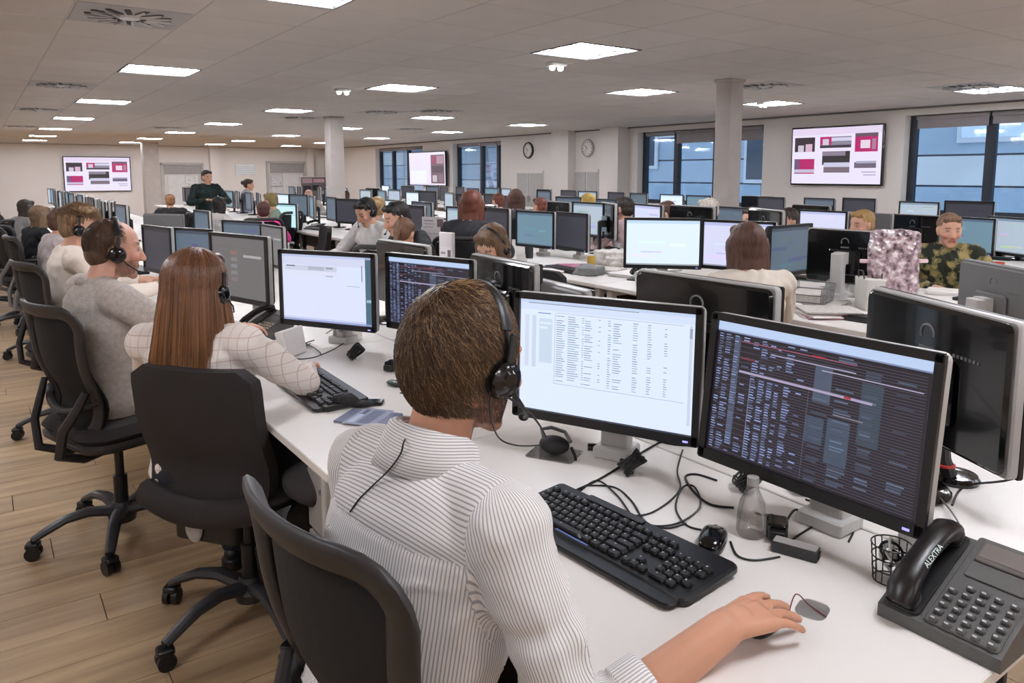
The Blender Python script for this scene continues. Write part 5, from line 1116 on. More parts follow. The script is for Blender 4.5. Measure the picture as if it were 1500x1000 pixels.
def keyboard(loc, rz, label, W=.475, D=.165, detail=True):
    t = thing('keyboard', label, 'keyboard', loc, rz, 'keyboards'); Tl = RX(.06)
    b = MB(); b.rr(W, D, .017, .016, .004, TR(0, 0, .004) @ Tl); b.build('case', black_pl, t)
    MB().rr(W - .02, .045, .010, .018, .003, TR(0, -D / 2 - .008, .003)).build('palm_rest', black_pl, t)
    if detail: MB().rr(.16, .02, .004, .008, .001, TR(-.06, D / 2 - .014, .0255) @ Tl).build('media_strip', dark_pl, t)
    u = (W - .03) / 22.7; cache = {}; st = MB()
    for x, r, w in key_layout():
        cx = -W / 2 + .015 + (x + w / 2) * u; cy = D / 2 - .040 - r * .0198 - (.004 if r else 0); z = .021 + cy * .06
        if detail:
            if w not in cache: cache[w] = MB().rr(w * u - .0022, .0168, .0075, .003, .0016, TR(0, 0, 0), seg=1, top=.9).mesh('key', [key_m])
            o = link(cache[w], 'key', t, (cx, cy, z), (.06, 0, 0))
        else: st.rr(w * u - .0022, .0168, .0075, .002, .0014, TR(cx, cy, z), seg=1, top=.9)
    if detail:
        lg = MB()
        for x, r, w in key_layout():
            cx = -W / 2 + .015 + (x + w / 2) * u; cy = D / 2 - .040 - r * .0198 - (.004 if r else 0); z = .0289 + (cy) * .06
            lg.box((cx - min(w, 1) * u * .16, cy + .002, z), (.0032, .0042, .0003))
        q = lg.build('key_legends', leg_m, t, smooth=0); q['kind'] = 'stuff'
        MB().box((-.04, -D / 2 + .004, .0208), (.09, .004, .0006)).build('badge', mat('badge_blue', (.35, .45, .7)), t, smooth=0)
    else: q = st.build('keys', key_m, t); q['kind'] = 'stuff'
    return remember(t)
kbd = keyboard((.985, 1.035, ZD), R(-86), 'wide black keyboard in front of the man in the striped shirt')
kb2 = keyboard((.902, 2.365, ZD), R(-92), 'black keyboard on the second desk, beside the very long-haired woman', W=.45, D=.15, detail=False)
def mouse(loc, rz, label, m=black_pl):
    t = thing('computer_mouse', label, 'mouse', loc, rz, 'computer mice'); n = 20; rings = []
    sp = lambda v, e: math.copysign(abs(v) ** e, v)
    for (s, z) in ((.94, 0), (1, .005), (.99, .013), (.93, .020), (.80, .026), (.55, .030), (.25, .032), (.02, .0325)):
        rings.append([(.029 * s * sp(math.cos(a), .75) * (1 - .08 * math.cos(2 * a)), .054 * s * sp(math.sin(a), .8), z * (1 - .30 * max(0, math.sin(a) * s))) for a in [2 * PI * j / n for j in range(n)]])
    MB().loft(rings).build('shell', m, t, smooth=60); MB().cyl((-.003, .030, .017), (.003, .030, .017), .009, n=14).build('scroll_wheel', mid_pl, t); return remember(t)
mouse((.998, .692, ZD), R(-84), 'black mouse under the hand of the man in the striped shirt')
p = P3(1044, 796, ZD); mouse((p.x, p.y, ZD), R(-60), 'spare black mouse lying behind the wide black keyboard', black_gl)
def cable(name, label, pts, r=.0022, m=None, group='loose cables', part=None, z=None, cat='cable'):
    Q = []
    for i in range(len(pts) - 1):
        a, b = pts[i], pts[i + 1]; pa = pts[i - 1] if i else a; pb = pts[i + 2] if i + 2 < len(pts) else b
        for k in range(6):
            t = k / 6; Q.append(tuple(.5 * ((2 * a[j]) + (-pa[j] + b[j]) * t + (2 * pa[j] - 5 * a[j] + 4 * b[j] - pb[j]) * t * t + (-pa[j] + 3 * a[j] - 3 * b[j] + pb[j]) * t ** 3) for j in range(3)))
    Q.append(tuple(pts[-1])); mb = MB().tube(Q, r, 6); o = mb.build(name, m or cable_m, part)
    if part is None: tag(o, label, cat, group)
    return o
D_ = lambda L, z=.0025: [(*P3(x, y, ZD)[:2], ZD + z + (q[2] if len(q) > 2 else 0)) for q in L for x, y in (q[:2],)]
cable('desk_cable', 'thin black cable looping behind the wide keyboard towards the spare mouse', D_([(848, 722), (875, 705), (905, 728), (935, 765), (985, 770), (1025, 745), (1018, 715), (1000, 715), (990, 745), (1005, 770), (1030, 778)]))
cable('desk_cable', 'black cable from under the bright spreadsheet screen curling left', D_([(1000, 660, .0), (992, 690), (995, 720), (955, 752), (910, 757), (855, 760)]))
cable('desk_cable', 'thick black cable crossing the wide loop to the clear bottle', D_([(1075, 745), (1040, 740), (1015, 720), (1004, 700), (1020, 696), (1050, 705)]), .003)
cable('desk_cable', 'thin black cable from the spare mouse to the black hub box', D_([(1070, 795), (1080, 815), (1105, 822), (1142, 817)]))
cable('desk_cable', 'black cable slanting up beneath the bright spreadsheet screen', D_([(838, 722), (880, 702), (915, 680), (950, 658), (975, 645)]), .003)
cable('desk_cable', 'black cable from the hub box to the tangle by the grey foot', D_([(1150, 800), (1175, 782), (1205, 765), (1235, 755), (1250, 775), (1243, 795)]))
cable('desk_cable', 'short black cable left of the clear bottle, second loop', D_([(860, 712), (900, 715), (925, 735), (945, 765), (975, 775), (1005, 768)]))
for i, L in enumerate([[(1180, 735), (1200, 745), (1185, 760), (1165, 750), (1150, 770)], [(1215, 750), (1235, 765), (1228, 785), (1245, 770)], [(470, 522), (495, 510), (520, 490), (505, 475), (478, 490)], [(440, 500), (470, 520), (440, 528), (425, 520), (455, 505)], [(410, 508), (400, 522), (425, 512), (460, 500)]]):
    cable('desk_cable', ['tangled cables beside the grey foot of the dark text screen', 'tight loop of cable against the grey foot', 'cable curl under the bright mail screen', 'grey plugged cable curl left under the bright mail screen', 'thin cable in front of the far desk phone'][i], D_(L, .006), .0025)
cable('mouse_cable', 'thin dark red mouse cable running right from the hand', [(1.012, .66, ZD + .012), (*P3(1165, 872, ZD + .01)[:2], ZD + .012), (*P3(1185, 888)[:2], ZD + .003), (*P3(1210, 905)[:2], ZD + .002)], .0011, mat('dark_red_cable', (.42, .12, .14), .5))
p = P3(1190, 893); t = thing('clear_sheet', 'small translucent rounded sheet right of the hand', 'plastic pad', (p.x, p.y, ZD), .3); MB().rr(.06, .05, .0018, .018, .0006).build('film', clear_pl, t)  # thin see-through sheet standing for a pale rounded shape on the desk
# hub box, power bits, clear bottle
p = P3(1165, 812); t = thing('usb_hub', 'small dark oblong hub box right of the clear bottle', 'usb hub', (p.x, p.y, ZD), R(-70)); MB().rr(.085, .030, .022, .003, .002).build('case', dark_pl, t); MB().rr(.08, .026, .001, .002, .0004, TR(0, 0, .0221)).build('lid', silver_pl, t); MB().rr(.001, .02, .012, .002, .0004, TR(.0426, 0, .005)).build('port', rubber, t)
p = P3(1100, 782); t = thing('clear_bottle', 'clear plastic bottle standing under the dark text screen', 'bottle', (p.x, p.y, ZD)); MB().lathe([(0, 0), (.026, 0), (.030, .008), (.029, .04), (.025, .07), (.013, .095), (.011, .108), (0, .109)], 24).build('body', clear_pl, t); MB().lathe([(0, .106), (.012, .106), (.012, .122), (0, .123)], 16).build('cap', silver_pl, t)
for (px, py, lb, s) in ((1112, 785, 'black power plug brick beside the clear bottle', 1.0), (560, 542, 'black power plug brick at the foot of the bright mail screen', .9)):
    p = P3(px, py); t = thing('power_plug', lb, 'power adapter', (p.x + .03, p.y - .02, ZD), .6, 'power plugs'); MB().rr(.05, .042, .035, .008, .004).build('case', black_gl, t); MB().rr(.02, .03, .02, .004, .002, TR(-.03, 0, .006)).build('plug_nose', black_pl, t); MB().tube([(.025, 0, .015), (.05, .01, .02), (.07, .03, .008), (.085, .045, .004)], .003, 6).build('lead', cable_m, t)
# coil of black cable
def coil(px, py, lb, rz, z=.0, r=.03, n=9):
    p = P3(px, py); t = thing('cable_coil', lb, 'cable', (p.x, p.y, ZD + .004), rz); t.rotation_euler = (.75, 0, rz)
    for k in range(n):
        a0 = random.random() * 6; pts = [(r * math.cos(a) * (1 + .05 * math.sin(3 * a + a0)), (k - n / 2) * .0038 + .003 * math.sin(2 * a + a0), r * 1.15 + r * math.sin(a)) for a in [2 * PI * j / 20 for j in range(20)]]
        MB().tube(pts, .0030, 6, closed=True).build('turn', cable_m, t)
    MB().tube([(.012 * math.cos(a), .022 * math.sin(a), r * .16 + .010 + .0 * a) for a in [2 * PI * j / 12 for j in range(12)]], .002, 6, closed=True).build('tie', rubber, t)
coil(1078, 715, 'bundled coil of black cable left of the tall grey post', R(30)); coil(1165, 722, 'bundled coil of black cable right of the tall grey post', R(50), r=.026); coil(512, 525, 'bundled coil of black cable under the bright mail screen', R(40), r=.032); coil(912, 690, 'bundled coil of black cable under the bright spreadsheet', R(20), r=.03)
# black bag-like headset pod in clear film under the left screen
p = P3(812, 665); t = thing('packed_headset', 'packed black headset on a clear plastic bag under the bright spreadsheet', 'headset', (p.x, p.y, ZD), R(-60))
MB().rr(.13, .10, .003, .01, .001).build('bag', clear_pl, t); b = MB(); b.ell((0, 0, .026), (.042, .026, .024), None, 18, 12); b.build('pod', mat('packed_black', (.12, .11, .12), .6, bump=.6, bscale=50), t); MB().tube([(-.03, 0, .04), (-.045, .02, .055), (-.02, .03, .06), (.02, .025, .055), (.045, .0, .04)], .005, 8).build('loop', mid_pl, t); MB().tube([(.05, -.01, .03), (.065, -.02, .012), (.07, -.03, .006)], .004, 6).build('lead', cable_m, t)
p = P3(880, 662); t = thing('desk_torch', 'short dark rod-like torch lying under the bright spreadsheet', 'torch', (p.x, p.y, ZD + .014), R(-35)); MB().cyl((-.035, 0, 0), (.02, 0, 0), .010, n=16).build('barrel', black_gl, t); MB().cyl((.02, 0, 0), (.04, 0, 0), .010, .014, n=16).build('lens_head', dark_pl, t)
# wire pen pot with cables by the phone
p = P3(1303, 850); t = thing('wire_pot', 'black wire pen pot filled with cable loops, left of the near phone', 'pen pot', (p.x, p.y, ZD)); w = MB()
for k in range(14): a = 2 * PI * k / 14; w.tube([(.028 * math.cos(a), .028 * math.sin(a), .002), (.034 * math.cos(a + .1), .034 * math.sin(a + .1), .07)], .0011, 5)
for z, r_ in ((.003, .028), (.025, .030), (.048, .032), (.07, .034)): w.tube([(r_ * math.cos(a), r_ * math.sin(a), z) for a in [2 * PI * j / 20 for j in range(20)]], .0014, 5, closed=True)
w.build('wire_basket', black_pl, t)
for k in range(5): a0 = k * 1.3; MB().tube([(.018 * math.cos(a + a0), .018 * math.sin(a) * math.cos(a0), .035 + .012 * k * .6 + .014 * math.sin(a + a0)) for a in [2 * PI * j / 14 for j in range(14)]], .0026, 6, closed=True).build('cable_loop', cable_m if k % 2 else white_pl, t)
p = P3(1330, 800); t = thing('adapter_block', 'grey see-through adapter block behind the near phone', 'power adapter', (p.x, p.y, ZD), .4); MB().rr(.05, .035, .05, .006, .003).build('case', silver_pl, t); MB().rr(.03, .002, .03, .004, .001, TR(0, -.018, .01)).build('socket_face', dark_pl, t)
# desk phones
def phone(loc, rz, label, detail=True, lit=None):
    t = thing('desk_phone', label, 'telephone', loc, rz, 'desk phones'); a = R(24); Tl = RX(a)
    # local x right, y away, z up ; wedge body
    W, D = .185, .205; prof = [(-D / 2, 0), (-D / 2, .022), (D / 2 - .02, .022 + (D - .02) * math.tan(a)), (D / 2, .022 + (D - .02) * math.tan(a) - .012), (D / 2 - .05, .0)]
    B = MB(); B.loft([[(x, y, z) for y, z in prof] for x in (-W / 2, W / 2)]); B.build('body', phone_pl, t, smooth=0)
    F0 = TR(0, -D / 2, .0225) @ RX(math.atan2((D - .02) * math.tan(a), D - .02))   # face plane frame: x right, y up the slope
    MB().rr(.058, .195, .006, .012, .002, F0 @ TR(-W / 2 + .034, .102, 0)).build('cradle', black_pl, t)
    MB().rr(.108, .205, .005, .006, .002, F0 @ TR(.032, .108, -.001)).build('face_plate', phone_pl, t)
    hs = MB(); pts = [(-W / 2 + .034, y, z) for y, z in [(.005, .018), (.022, .030), (.05, .040), (.10, .044), (.15, .040), (.178, .030), (.195, .018)]]
    hs.tube(pts, [.020, .025, .0225, .020, .0225, .025, .020], 16, M=F0, flat=.62, up=(0, 0, 1)); hs.rr(.045, .038, .022, .012, .004, F0 @ TR(-W / 2 + .034, .024, .004)); hs.rr(.045, .038, .022, .012, .004, F0 @ TR(-W / 2 + .034, .180, .004)); h = hs.build('handset', black_gl if not detail else mat('handset_black', (.10, .085, .085), .33), t, smooth=60)
    MB().rr(.088, .046, .004, .003, .0015, F0 @ TR(.035, .178, .004)).build('display', mat('phone_display', (.40, .38, .37), .25), t)
    MB().rr(.080, .034, .001, .002, .0004, F0 @ TR(.035, .180, .008)).build('display_glass', mat('phone_lcd', (.46, .43, .42), .2), t)
    MB().rr(.088, .034, .0035, .003, .001, F0 @ TR(.035, .134, .004)).build('label_window', mat('label_grey', (.36, .355, .35), .3), t)
    kc = black_pl if detail else (mat('pale_keys', (.70, .66, .55), .5)); kk = MB().rr(.0135, .0092, .006, .0025, .0015, seg=2, top=.92).mesh('key', [mat('phone_key', (.33, .33, .33), .4) if detail else kc]); leg = MB()
    for r in range(6):
        for c in range(5):
            if r == 5 and c == 0: continue
            x, y = -.010 + c * .0205 + (.002 if c > 3 else 0), .012 + r * .0165
            o = link(kk, 'key', t); o.matrix_local = F0 @ TR(x + .002, y, .004); leg.box((x + .001, y, .0103), (.006, .0028, .0004), F0)
    leg.build('key_digits', mat('digit_grey', (.72, .72, .72), .6), t, smooth=0)['kind'] = 'stuff'
    MB().rr(.13, .03, .05, .004, .002, TR(0, D / 2 - .045, 0)).build('rear_foot', dark_pl, t)
    return t, F0, h
ph, F0, hnd = phone((1.275, .505, ZD), R(-90), 'large dark grey desk phone with black handset, near right corner')
def text(body, size, M, parent, m, name='lettering', ext=.0004):
    cu = bpy.data.curves.new(name, 'FONT'); cu.body = body; cu.size = size; cu.extrude = ext; cu.align_x = 'CENTER'; cu.align_y = 'CENTER'; o = bpy.data.objects.new(name, cu); COL.objects.link(o); dg = bpy.context.evaluated_depsgraph_get(); me = bpy.data.meshes.new_from_object(o.evaluated_get(dg)); bpy.data.objects.remove(o); me.materials.append(m); q = link(me, name, parent); q.matrix_local = M; return q
text('ALEXTRA', .0125, F0 @ TR(-.185 / 2 + .034 + .0185, .095, .049) @ RY(.75) @ RZ(PI / 2), hnd, mat('lettering_white', (.85, .92, .90), .5))
cv = D_([(1392, 775, .05), (1412, 745, .05), (1430, 700, .05), (1442, 660, .07)]); bp_ = atw(1436, 615, 1.95)
cable('phone_cord', 'black cord rising behind the near desk phone to the big black monitor back', [tuple(cv[0]), tuple(cv[1]), (1.72, .60, .84), (1.80, .66, .90), tuple(bp_)], .0026)
cable('grey_cord', 'thin grey cord slanting behind the near desk phone', D_([(1412, 790, .01), (1395, 760, .01), (1375, 735, .01)]), .0018, mid_pl)
phone((P3(392, 492).x, P3(392, 492).y, ZD), R(-75), 'desk phone with pale keys behind the very long-haired woman\'s arm', False)
# base of the monitor at the back right with a red-banded stand
p = P3(1398, 703); t = thing('round_stand', 'round black weighted stand with a red band behind the dark text screen', 'stand', (p.x, p.y, ZD)); MB().lathe([(0, 0), (.052, 0), (.055, .008), (.048, .018), (.015, .024), (0, .024)], 28).build('base', black_gl, t); MB().tube([(-.03, .0, .02), (-.04, .01, .06), (-.03, .02, .11)], [.018, .016, .014], 10).build('neck', black_pl, t); MB().tube([(-.036 + .019 * math.cos(a), .008 + .019 * math.sin(a), .045) for a in [2 * PI * j / 14 for j in range(14)]], .004, 6, closed=True).build('red_band', mat('red_band', (.75, .2, .16)), t)
# second place: case, card, magazine, white box, post
p = P3(578, 565); t = thing('glasses_case', 'small dark green oval case on the second desk', 'glasses case', (p.x, p.y, ZD), R(-75)); MB().ell((0, 0, .010), (.036, .018, .010), None, 20, 10).build('shell', mat('dark_green', (.22, .27, .24), .4), t); MB().tube([(.0365 * math.cos(a), .0185 * math.sin(a), .010) for a in [2 * PI * j / 20 for j in range(20)]], .0008, 5, closed=True).build('seam', rubber, t)
p = P3(592, 576); t = thing('paper_tag', 'tiny dark tag by the green oval case', 'tag', (p.x, p.y, ZD), R(-30)); MB().rr(.03, .008, .003, .002, .001).build('tag_body', dark_pl, t)
p = P3(548, 591); t = thing('mobile_phone', 'small black mobile phone lying by the second keyboard', 'mobile phone', (p.x, p.y, ZD), R(-35)); MB().rr(.06, .05, .009, .006, .002).build('case', black_gl, t); MB().rr(.052, .042, .0006, .003, .0002, TR(0, 0, .009)).build('glass', black_gl, t)
p = P3(505, 596); t = thing('black_cap', 'black crumpled headset pouch at the end of the second keyboard', 'pouch', (p.x, p.y, ZD), R(-40)); b = MB(); b.ell((0, 0, .022), (.045, .030, .022), None, 16, 10); b.ell((.05, .0, .012), (.05, .02, .010), None, 14, 8); organic(b, 'pouch_body', [mat('pouch_black', (.09, .08, .085), .7, bump=.6, bscale=80)], .004, 3, t, disp=lambda co: .003 * vnoise(co, (60, 60, 60), 1)); MB().tube([(-.04, .0, .03), (-.07, .02, .02), (-.075, .04, .006), (-.04, .05, .003), (.0, .06, .003)], .002, 6).build('drawstring', cable_m, t)
p = P3(540, 613); t = thing('magazine', 'blue-grey glossy booklet at the striped shoulder', 'magazine', (p.x, p.y, ZD), R(-52)); MB().rr(.17, .12, .006, .003, .001).build('cover', mat('booklet_blue', (.45, .47, .58), .25), t); picture([(.1, .1, .6, .3, (.7, .75, .85)), (.1, .4, .9, .8, (.38, .40, .52)), (.62, .15, .9, .28, (.25, .28, .4))], .15, .10, 'print', t, ink, (0, 0, .0064), (.55, .57, .66)).rotation_euler = (0, -PI / 2, 0)
p = P3(432, 520); t = thing('paper_bag', 'crumpled white-grey paper box under the bright mail screen', 'paper box', (p.x, p.y, ZD), R(35)); MB().rr(.13, .035, .11, .008, .004, RX(-.25), top=1.1).build('panel', paper_m, t); MB().rr(.10, .03, .08, .006, .003, TR(.02, .05, 0) @ RX(.2)).build('flap', mat('grey_card', (.74, .73, .72), .7), t)
p = P3(497, 500); t = thing('white_carton', 'small white carton behind the bright mail screen', 'carton', (p.x + .04, p.y, ZD), .3); MB().rr(.12, .06, .10, .004, .002).build('box', paper_m, t); MB().rr(.121, .02, .03, .002, .001, TR(0, -.022, .05)).build('label', mat('carton_print', (.6, .6, .62)), t)
# pedestal and bag under the desk, cable riser
p = onz(452, 745, .50); t = thing('drawer_pedestal', 'light grey drawer pedestal under the first desk', 'cabinet', (.97, 1.93, 0)); MB().rr(.44, .34, .62, .01, .003).build('body', mid_pl, t)
for k in range(3): d = MB().rr(.012, .31, .18, .004, .002, TR(-.226, 0, .03 + k * .195)).build('drawer', mat('drawer_grey', (.66, .65, .64), .45), t); MB().box((-.236, 0, .17 + k * .195), (.008, .09, .012)).build('handle', grey_metal, d, smooth=0)
t = thing('desk_end_panel', 'tall light grey panel at the desk edge beside the striped shirt', 'panel', (.70, 1.80, 0)); MB().rr(.05, .03, .66, .008, .003, TR(0, 0, .03)).build('upright', mat('post_grey'), t); MB().rr(.07, .06, .22, .01, .004, TR(.0, 0, .03)).build('socket_box', mat('post_grey'), t); MB().rr(.02, .002, .03, .002, .0006, TR(-.0, -.031, .2)).build('green_tag', mat('green_tag', (.2, .5, .38)), t)
t = thing('rucksack', 'dark rucksack slumped under the desk beside the padded chair', 'bag', (.86, 2.36, 0), .4); b = MB(); b.ell((0, 0, .22), (.16, .20, .22), None, 20, 14); b.ell((-.06, 0, .12), (.12, .15, .12), None, 16, 10); organic(b, 'bag_body', [mat('bag_cloth', (.16, .145, .15), .9, bump=.5, bscale=60)], .012, 3, t, disp=lambda co: .010 * vnoise(co, (12, 12, 12), 2)); MB().tube([(-.1, .06, .36), (-.19, .07, .25), (-.17, .07, .08)], .014, 8, flat=.4).build('strap', mat('bag_cloth'), t)
t = thing('jacket', 'dark grey jacket bundled on the seat edge beside the padded chair', 'jacket', (.80, 2.12, .46), .2); b = MB(); b.ell((0, 0, .07), (.12, .13, .07), None, 18, 10); b.ell((.08, .06, .10), (.08, .08, .05), None, 14, 8); organic(b, 'cloth', [mat('jacket_cloth', (.24, .225, .23), .9, bump=.5, bscale=80)], .009, 3, t, disp=lambda co: .012 * vnoise(co, (16, 16, 16), 6)); MB().cyl((0, 0, -.46), (0, 0, .02), .02, n=10).build('stool_post', base_mt, t); MB().lathe([(0, -.46), (.14, -.46), (.13, -.44), (0, -.435)], 18).build('stool_base', base_mt, t)
# cord on the back of the striped shirt: laid on the cloth where the photograph shows it
bpy.context.view_layer.update(); dg = bpy.context.evaluated_depsgraph_get(); bvhs = [(BVHTree.FromObject(o, dg), o.matrix_world.copy()) for o in (man_shirt, cl)]
def on_shirt(px, py):
    best = None
    for bv, mw in bvhs:
        mi = mw.inverted(); o_ = mi @ Vector((0, 0, CAMH)); d = (mi.to_3x3() @ ray(px, py)).normalized(); h = bv.ray_cast(o_, d)
        if h[0] is not None:
            w = mw @ (h[0] + h[1].normalized() * .003 * (1 if h[1].dot(d) < 0 else -1)); L = (w - Vector((0, 0, CAMH))).length
            if best is None or L < best[0]: best = (L, w)
    return best[1] if best else None
for L, lb in (([(612, 600), (606, 622), (594, 645), (588, 665), (570, 690), (548, 712), (528, 732), (515, 750)], 'thin black cord trailing down the back of the striped shirt'), ([(632, 606), (628, 618), (622, 630)], 'short black cord end on the striped collar')):
    pts = [q for q in (on_shirt(*q) for q in L) if q is not None]
    if len(pts) > 1: cable('lanyard_cord', lb, [tuple(q) for q in pts], .0014)
# cables hanging from the headset of the man
ec = atw(722, 570, 1.20)
cable('headset_lead', 'thin black lead hanging from the ear cup past the bearded jaw', [tuple(atw(718, 575, 1.17)), tuple(atw(718, 605, 1.17)), tuple(atw(730, 640, 1.16)), tuple(atw(756, 652, 1.16)), tuple(atw(790, 652, 1.22))], .0014)
cable('headset_lead', 'curved black microphone wire in front of the striped-shirt man\'s chin', [tuple(atw(722, 570, 1.17)), tuple(atw(760, 592, 1.2)), tuple(atw(785, 615, 1.24)), tuple(atw(800, 640, 1.3))], .0018)
# further desks
def stack(px, py, n, lb, w=.21, d=.29, rz=0, cols=None, jit=.012, cat='paper', g=None):
    p = P3(px, py); t = thing('paper_stack', lb, cat, (p.x, p.y, ZD), rz, g)
    for k in range(n): MB().rr(w, d, .0045, .002, .001, TR(random.uniform(-jit, jit), random.uniform(-jit, jit), k * .005) @ RZ(random.uniform(-.12, .12))).build('sheet', (cols or [paper_m])[k % len(cols or [1])], t)
    return t
mag = mat('magenta_print', (.72, .45, .55), .4); newsp = mat('newsprint', (.76, .74, .72), .8, var=.15, scale=40); yel = mat('yellow_pot', (.78, .66, .30), .4)
stack(885, 398, 6, 'white folded papers heaped left of the wide black monitor back', rz=.5, cols=[paper_m, newsp]); stack(930, 405, 5, 'white tray of papers right of the folded papers', .24, .30, .2); stack(840, 392, 4, 'leaflets with coloured print below the dark reflecting screen', rz=.9, cols=[newsp, mag]); stack(800, 398, 3, 'papers under the plain blue-grey screen', rz=.3, cols=[paper_m, newsp])
stack(1215, 462, 7, 'magazines with pink print beside the white sleeve', .22, .28, .9, [newsp, mag, paper_m], .02, 'magazine'); stack(1195, 445, 4, 'newspaper pile under the black monitor back on the grey post', .25, .30, .3, [newsp]); stack(1395, 430, 4, 'white crumpled papers below the young person in camouflage colours', rz=.4); stack(660, 372, 4, 'papers behind the standing white folder', rz=.2)
p = P3(1185, 448); t = thing('wire_basket', 'grey wire basket beside the white sleeve of the brown-haired woman', 'basket', (p.x, p.y, ZD), .3); w = MB()
for k in range(12):
    for s in (-1, 1): w.cyl((-.13 + k * .0236, s * .09, 0), (-.14 + k * .0255, s * .10, .12), .002, n=5)
for z in (.005, .04, .08, .12): w.tube([(-.13 - z * .08, -.09 - z * .08, z), (.13 + z * .08, -.09 - z * .08, z), (.13 + z * .08, .09 + z * .08, z), (-.13 - z * .08, .09 + z * .08, z)], .003, 5, closed=True)
w.build('wires', mid_pl, t); MB().rr(.24, .16, .08, .01, .004, TR(0, 0, .004)).build('papers_inside', newsp, t)
def simple(px, py, name, lb, cat, prof, m, extra=None, n=20):
    p = P3(px, py); t = thing(name, lb, cat, (p.x, p.y, ZD)); MB().lathe(prof, n).build('body', m, t)
    if extra: MB().lathe(extra[0], n).build(extra[1], extra[2], t)
    return t
cup = [(0, 0), (.030, 0), (.036, .08), (.038, .09), (.034, .09), (.030, .006), (0, .006)]
simple(866, 392, 'paper_cup', 'yellow pot left of the printed papers in the middle', 'cup', cup, yel, ([(0, .07), (.033, .075)], 'contents', paper_m)); simple(742, 388, 'mug', 'pale mug by the headset woman\'s hair', 'cup', cup, white_pl, ([(0, .07), (.033, .072)], 'drink', rubber)); simple(726, 392, 'paper_cup', 'white paper cup right of the headset woman', 'cup', cup, paper_m, ([(.036, .086), (.040, .088), (.038, .095), (0, .096)], 'lid', white_pl))
simple(620, 385, 'water_bottle', 'white bottle right of the low black monitor back', 'bottle', [(0, 0), (.032, 0), (.034, .14), (.016, .18), (.014, .2), (0, .2)], white_pl, ([(0, .195), (.017, .195), (.017, .225), (0, .226)], 'cap', dark_pl)); simple(1267, 420, 'water_bottle', 'green-tinted bottle right of the tall grey post', 'bottle', [(0, 0), (.034, 0), (.036, .12), (.015, .17), (.014, .2), (0, .2)], mat('green_tint', (.62, .70, .66), .2), ([(0, .195), (.016, .195), (.016, .22), (0, .221)], 'cap', mat('cap_green', (.2, .45, .4))))
simple(775, 378, 'pen_pot', 'dark pen pot under the plain blue-grey screen', 'pen pot', [(0, 0), (.035, 0), (.037, .1), (.033, .1), (.031, .006), (0, .006)], dark_pl); simple(1440, 405, 'tumbler', 'blue-grey tumbler behind the grey monitor back', 'cup', cup, mat('tumbler_blue', (.45, .52, .62), .3)); simple(1462, 402, 'pot', 'orange-red pot behind the grey monitor back', 'cup', cup, mat('orange_red', (.80, .28, .2), .4)); simple(1408, 403, 'pot', 'small green pot below the teal screen', 'cup', cup, mat('pot_green', (.4, .55, .45), .4))
def crumple(px, py, lb, r, m, seed, name='crumpled_paper', cat='paper'):
    p = P3(px, py); t = thing(name, lb, cat, (p.x, p.y, ZD), seed); b = MB()
    for k in range(5): b.rr(r[0] * random.uniform(.5, .8), r[1] * random.uniform(.5, .8), r[2] * random.uniform(.5, 1), .02, .006, TR(random.uniform(-.3, .3) * r[0], random.uniform(-.3, .3) * r[1], 0) @ RZ(k * 1.1))
    b.rr(r[0] * .9, r[1] * .9, r[2] * .3, .02, .005); organic(b, 'wrapping', [m], .009, 1, t, disp=lambda co: .010 * vnoise(co, (22, 22, 22), seed)); MB().rr(r[0] * .7, r[1] * .5, .004, .01, .001, TR(r[0] * .2, 0, .0) @ RZ(.5)).build('loose_sheet', paper_m, t)
crumple(905, 388, 'large heap of crumpled white newspaper left of the wide black monitor back', (.34, .30, .12), newsp, 3); crumple(862, 402, 'grey folded cloth beside the yellow pot', (.22, .18, .08), mat('grey_cloth', (.50, .50, .50), .9), 5, 'folded_cloth', 'cloth')
crumple(1235, 432, 'crumpled clear-white wrapping beside the tall grey post', (.20, .18, .10), mat('wrapping_white', (.80, .80, .78), .35), 7); crumple(1150, 452, 'crumpled tissue in front of the switched-off bluish screen', (.14, .12, .06), paper_m, 9); crumple(640, 390, 'small heap of tissue right of the low black monitor back', (.16, .14, .07), paper_m, 11)
stack(960, 395, 3, 'white sheets below the large bright white screen', .25, .32, .1); stack(1060, 408, 3, 'white sheets below the large lavender screen', .25, .30, -.2); stack(708, 378, 3, 'printed sheets left of the plain blue-grey screen', .21, .29, .6, [newsp])
simple(905, 372, 'pen_pot', 'white pot with a dark band before the large bright screen', 'pen pot', [(0, 0), (.035, 0), (.037, .1), (.033, .1), (.031, .006), (0, .006)], white_pl, ([(.0385, .03), (.0385, .05), (.0375, .05)], 'band', rubber))
# white paper bag with handles
p = P3(1272, 452); t = thing('carrier_bag', 'white paper carrier bag right of the tall grey post', 'bag', (p.x, p.y, ZD), R(50)); MB().rr(.16, .09, .17, .006, .004, top=1.08).build('bag_body', mat('bag_white', (.82, .81, .78), .7, bump=.4, bscale=20), t)
for s in (-1, 1): MB().tube([(-.04, s * .045, .165), (-.03, s * .05, .21), (.03, s * .05, .21), (.04, s * .045, .165)], .004, 6).build('handle', mat('handle_dark', (.25, .22, .22)), t)
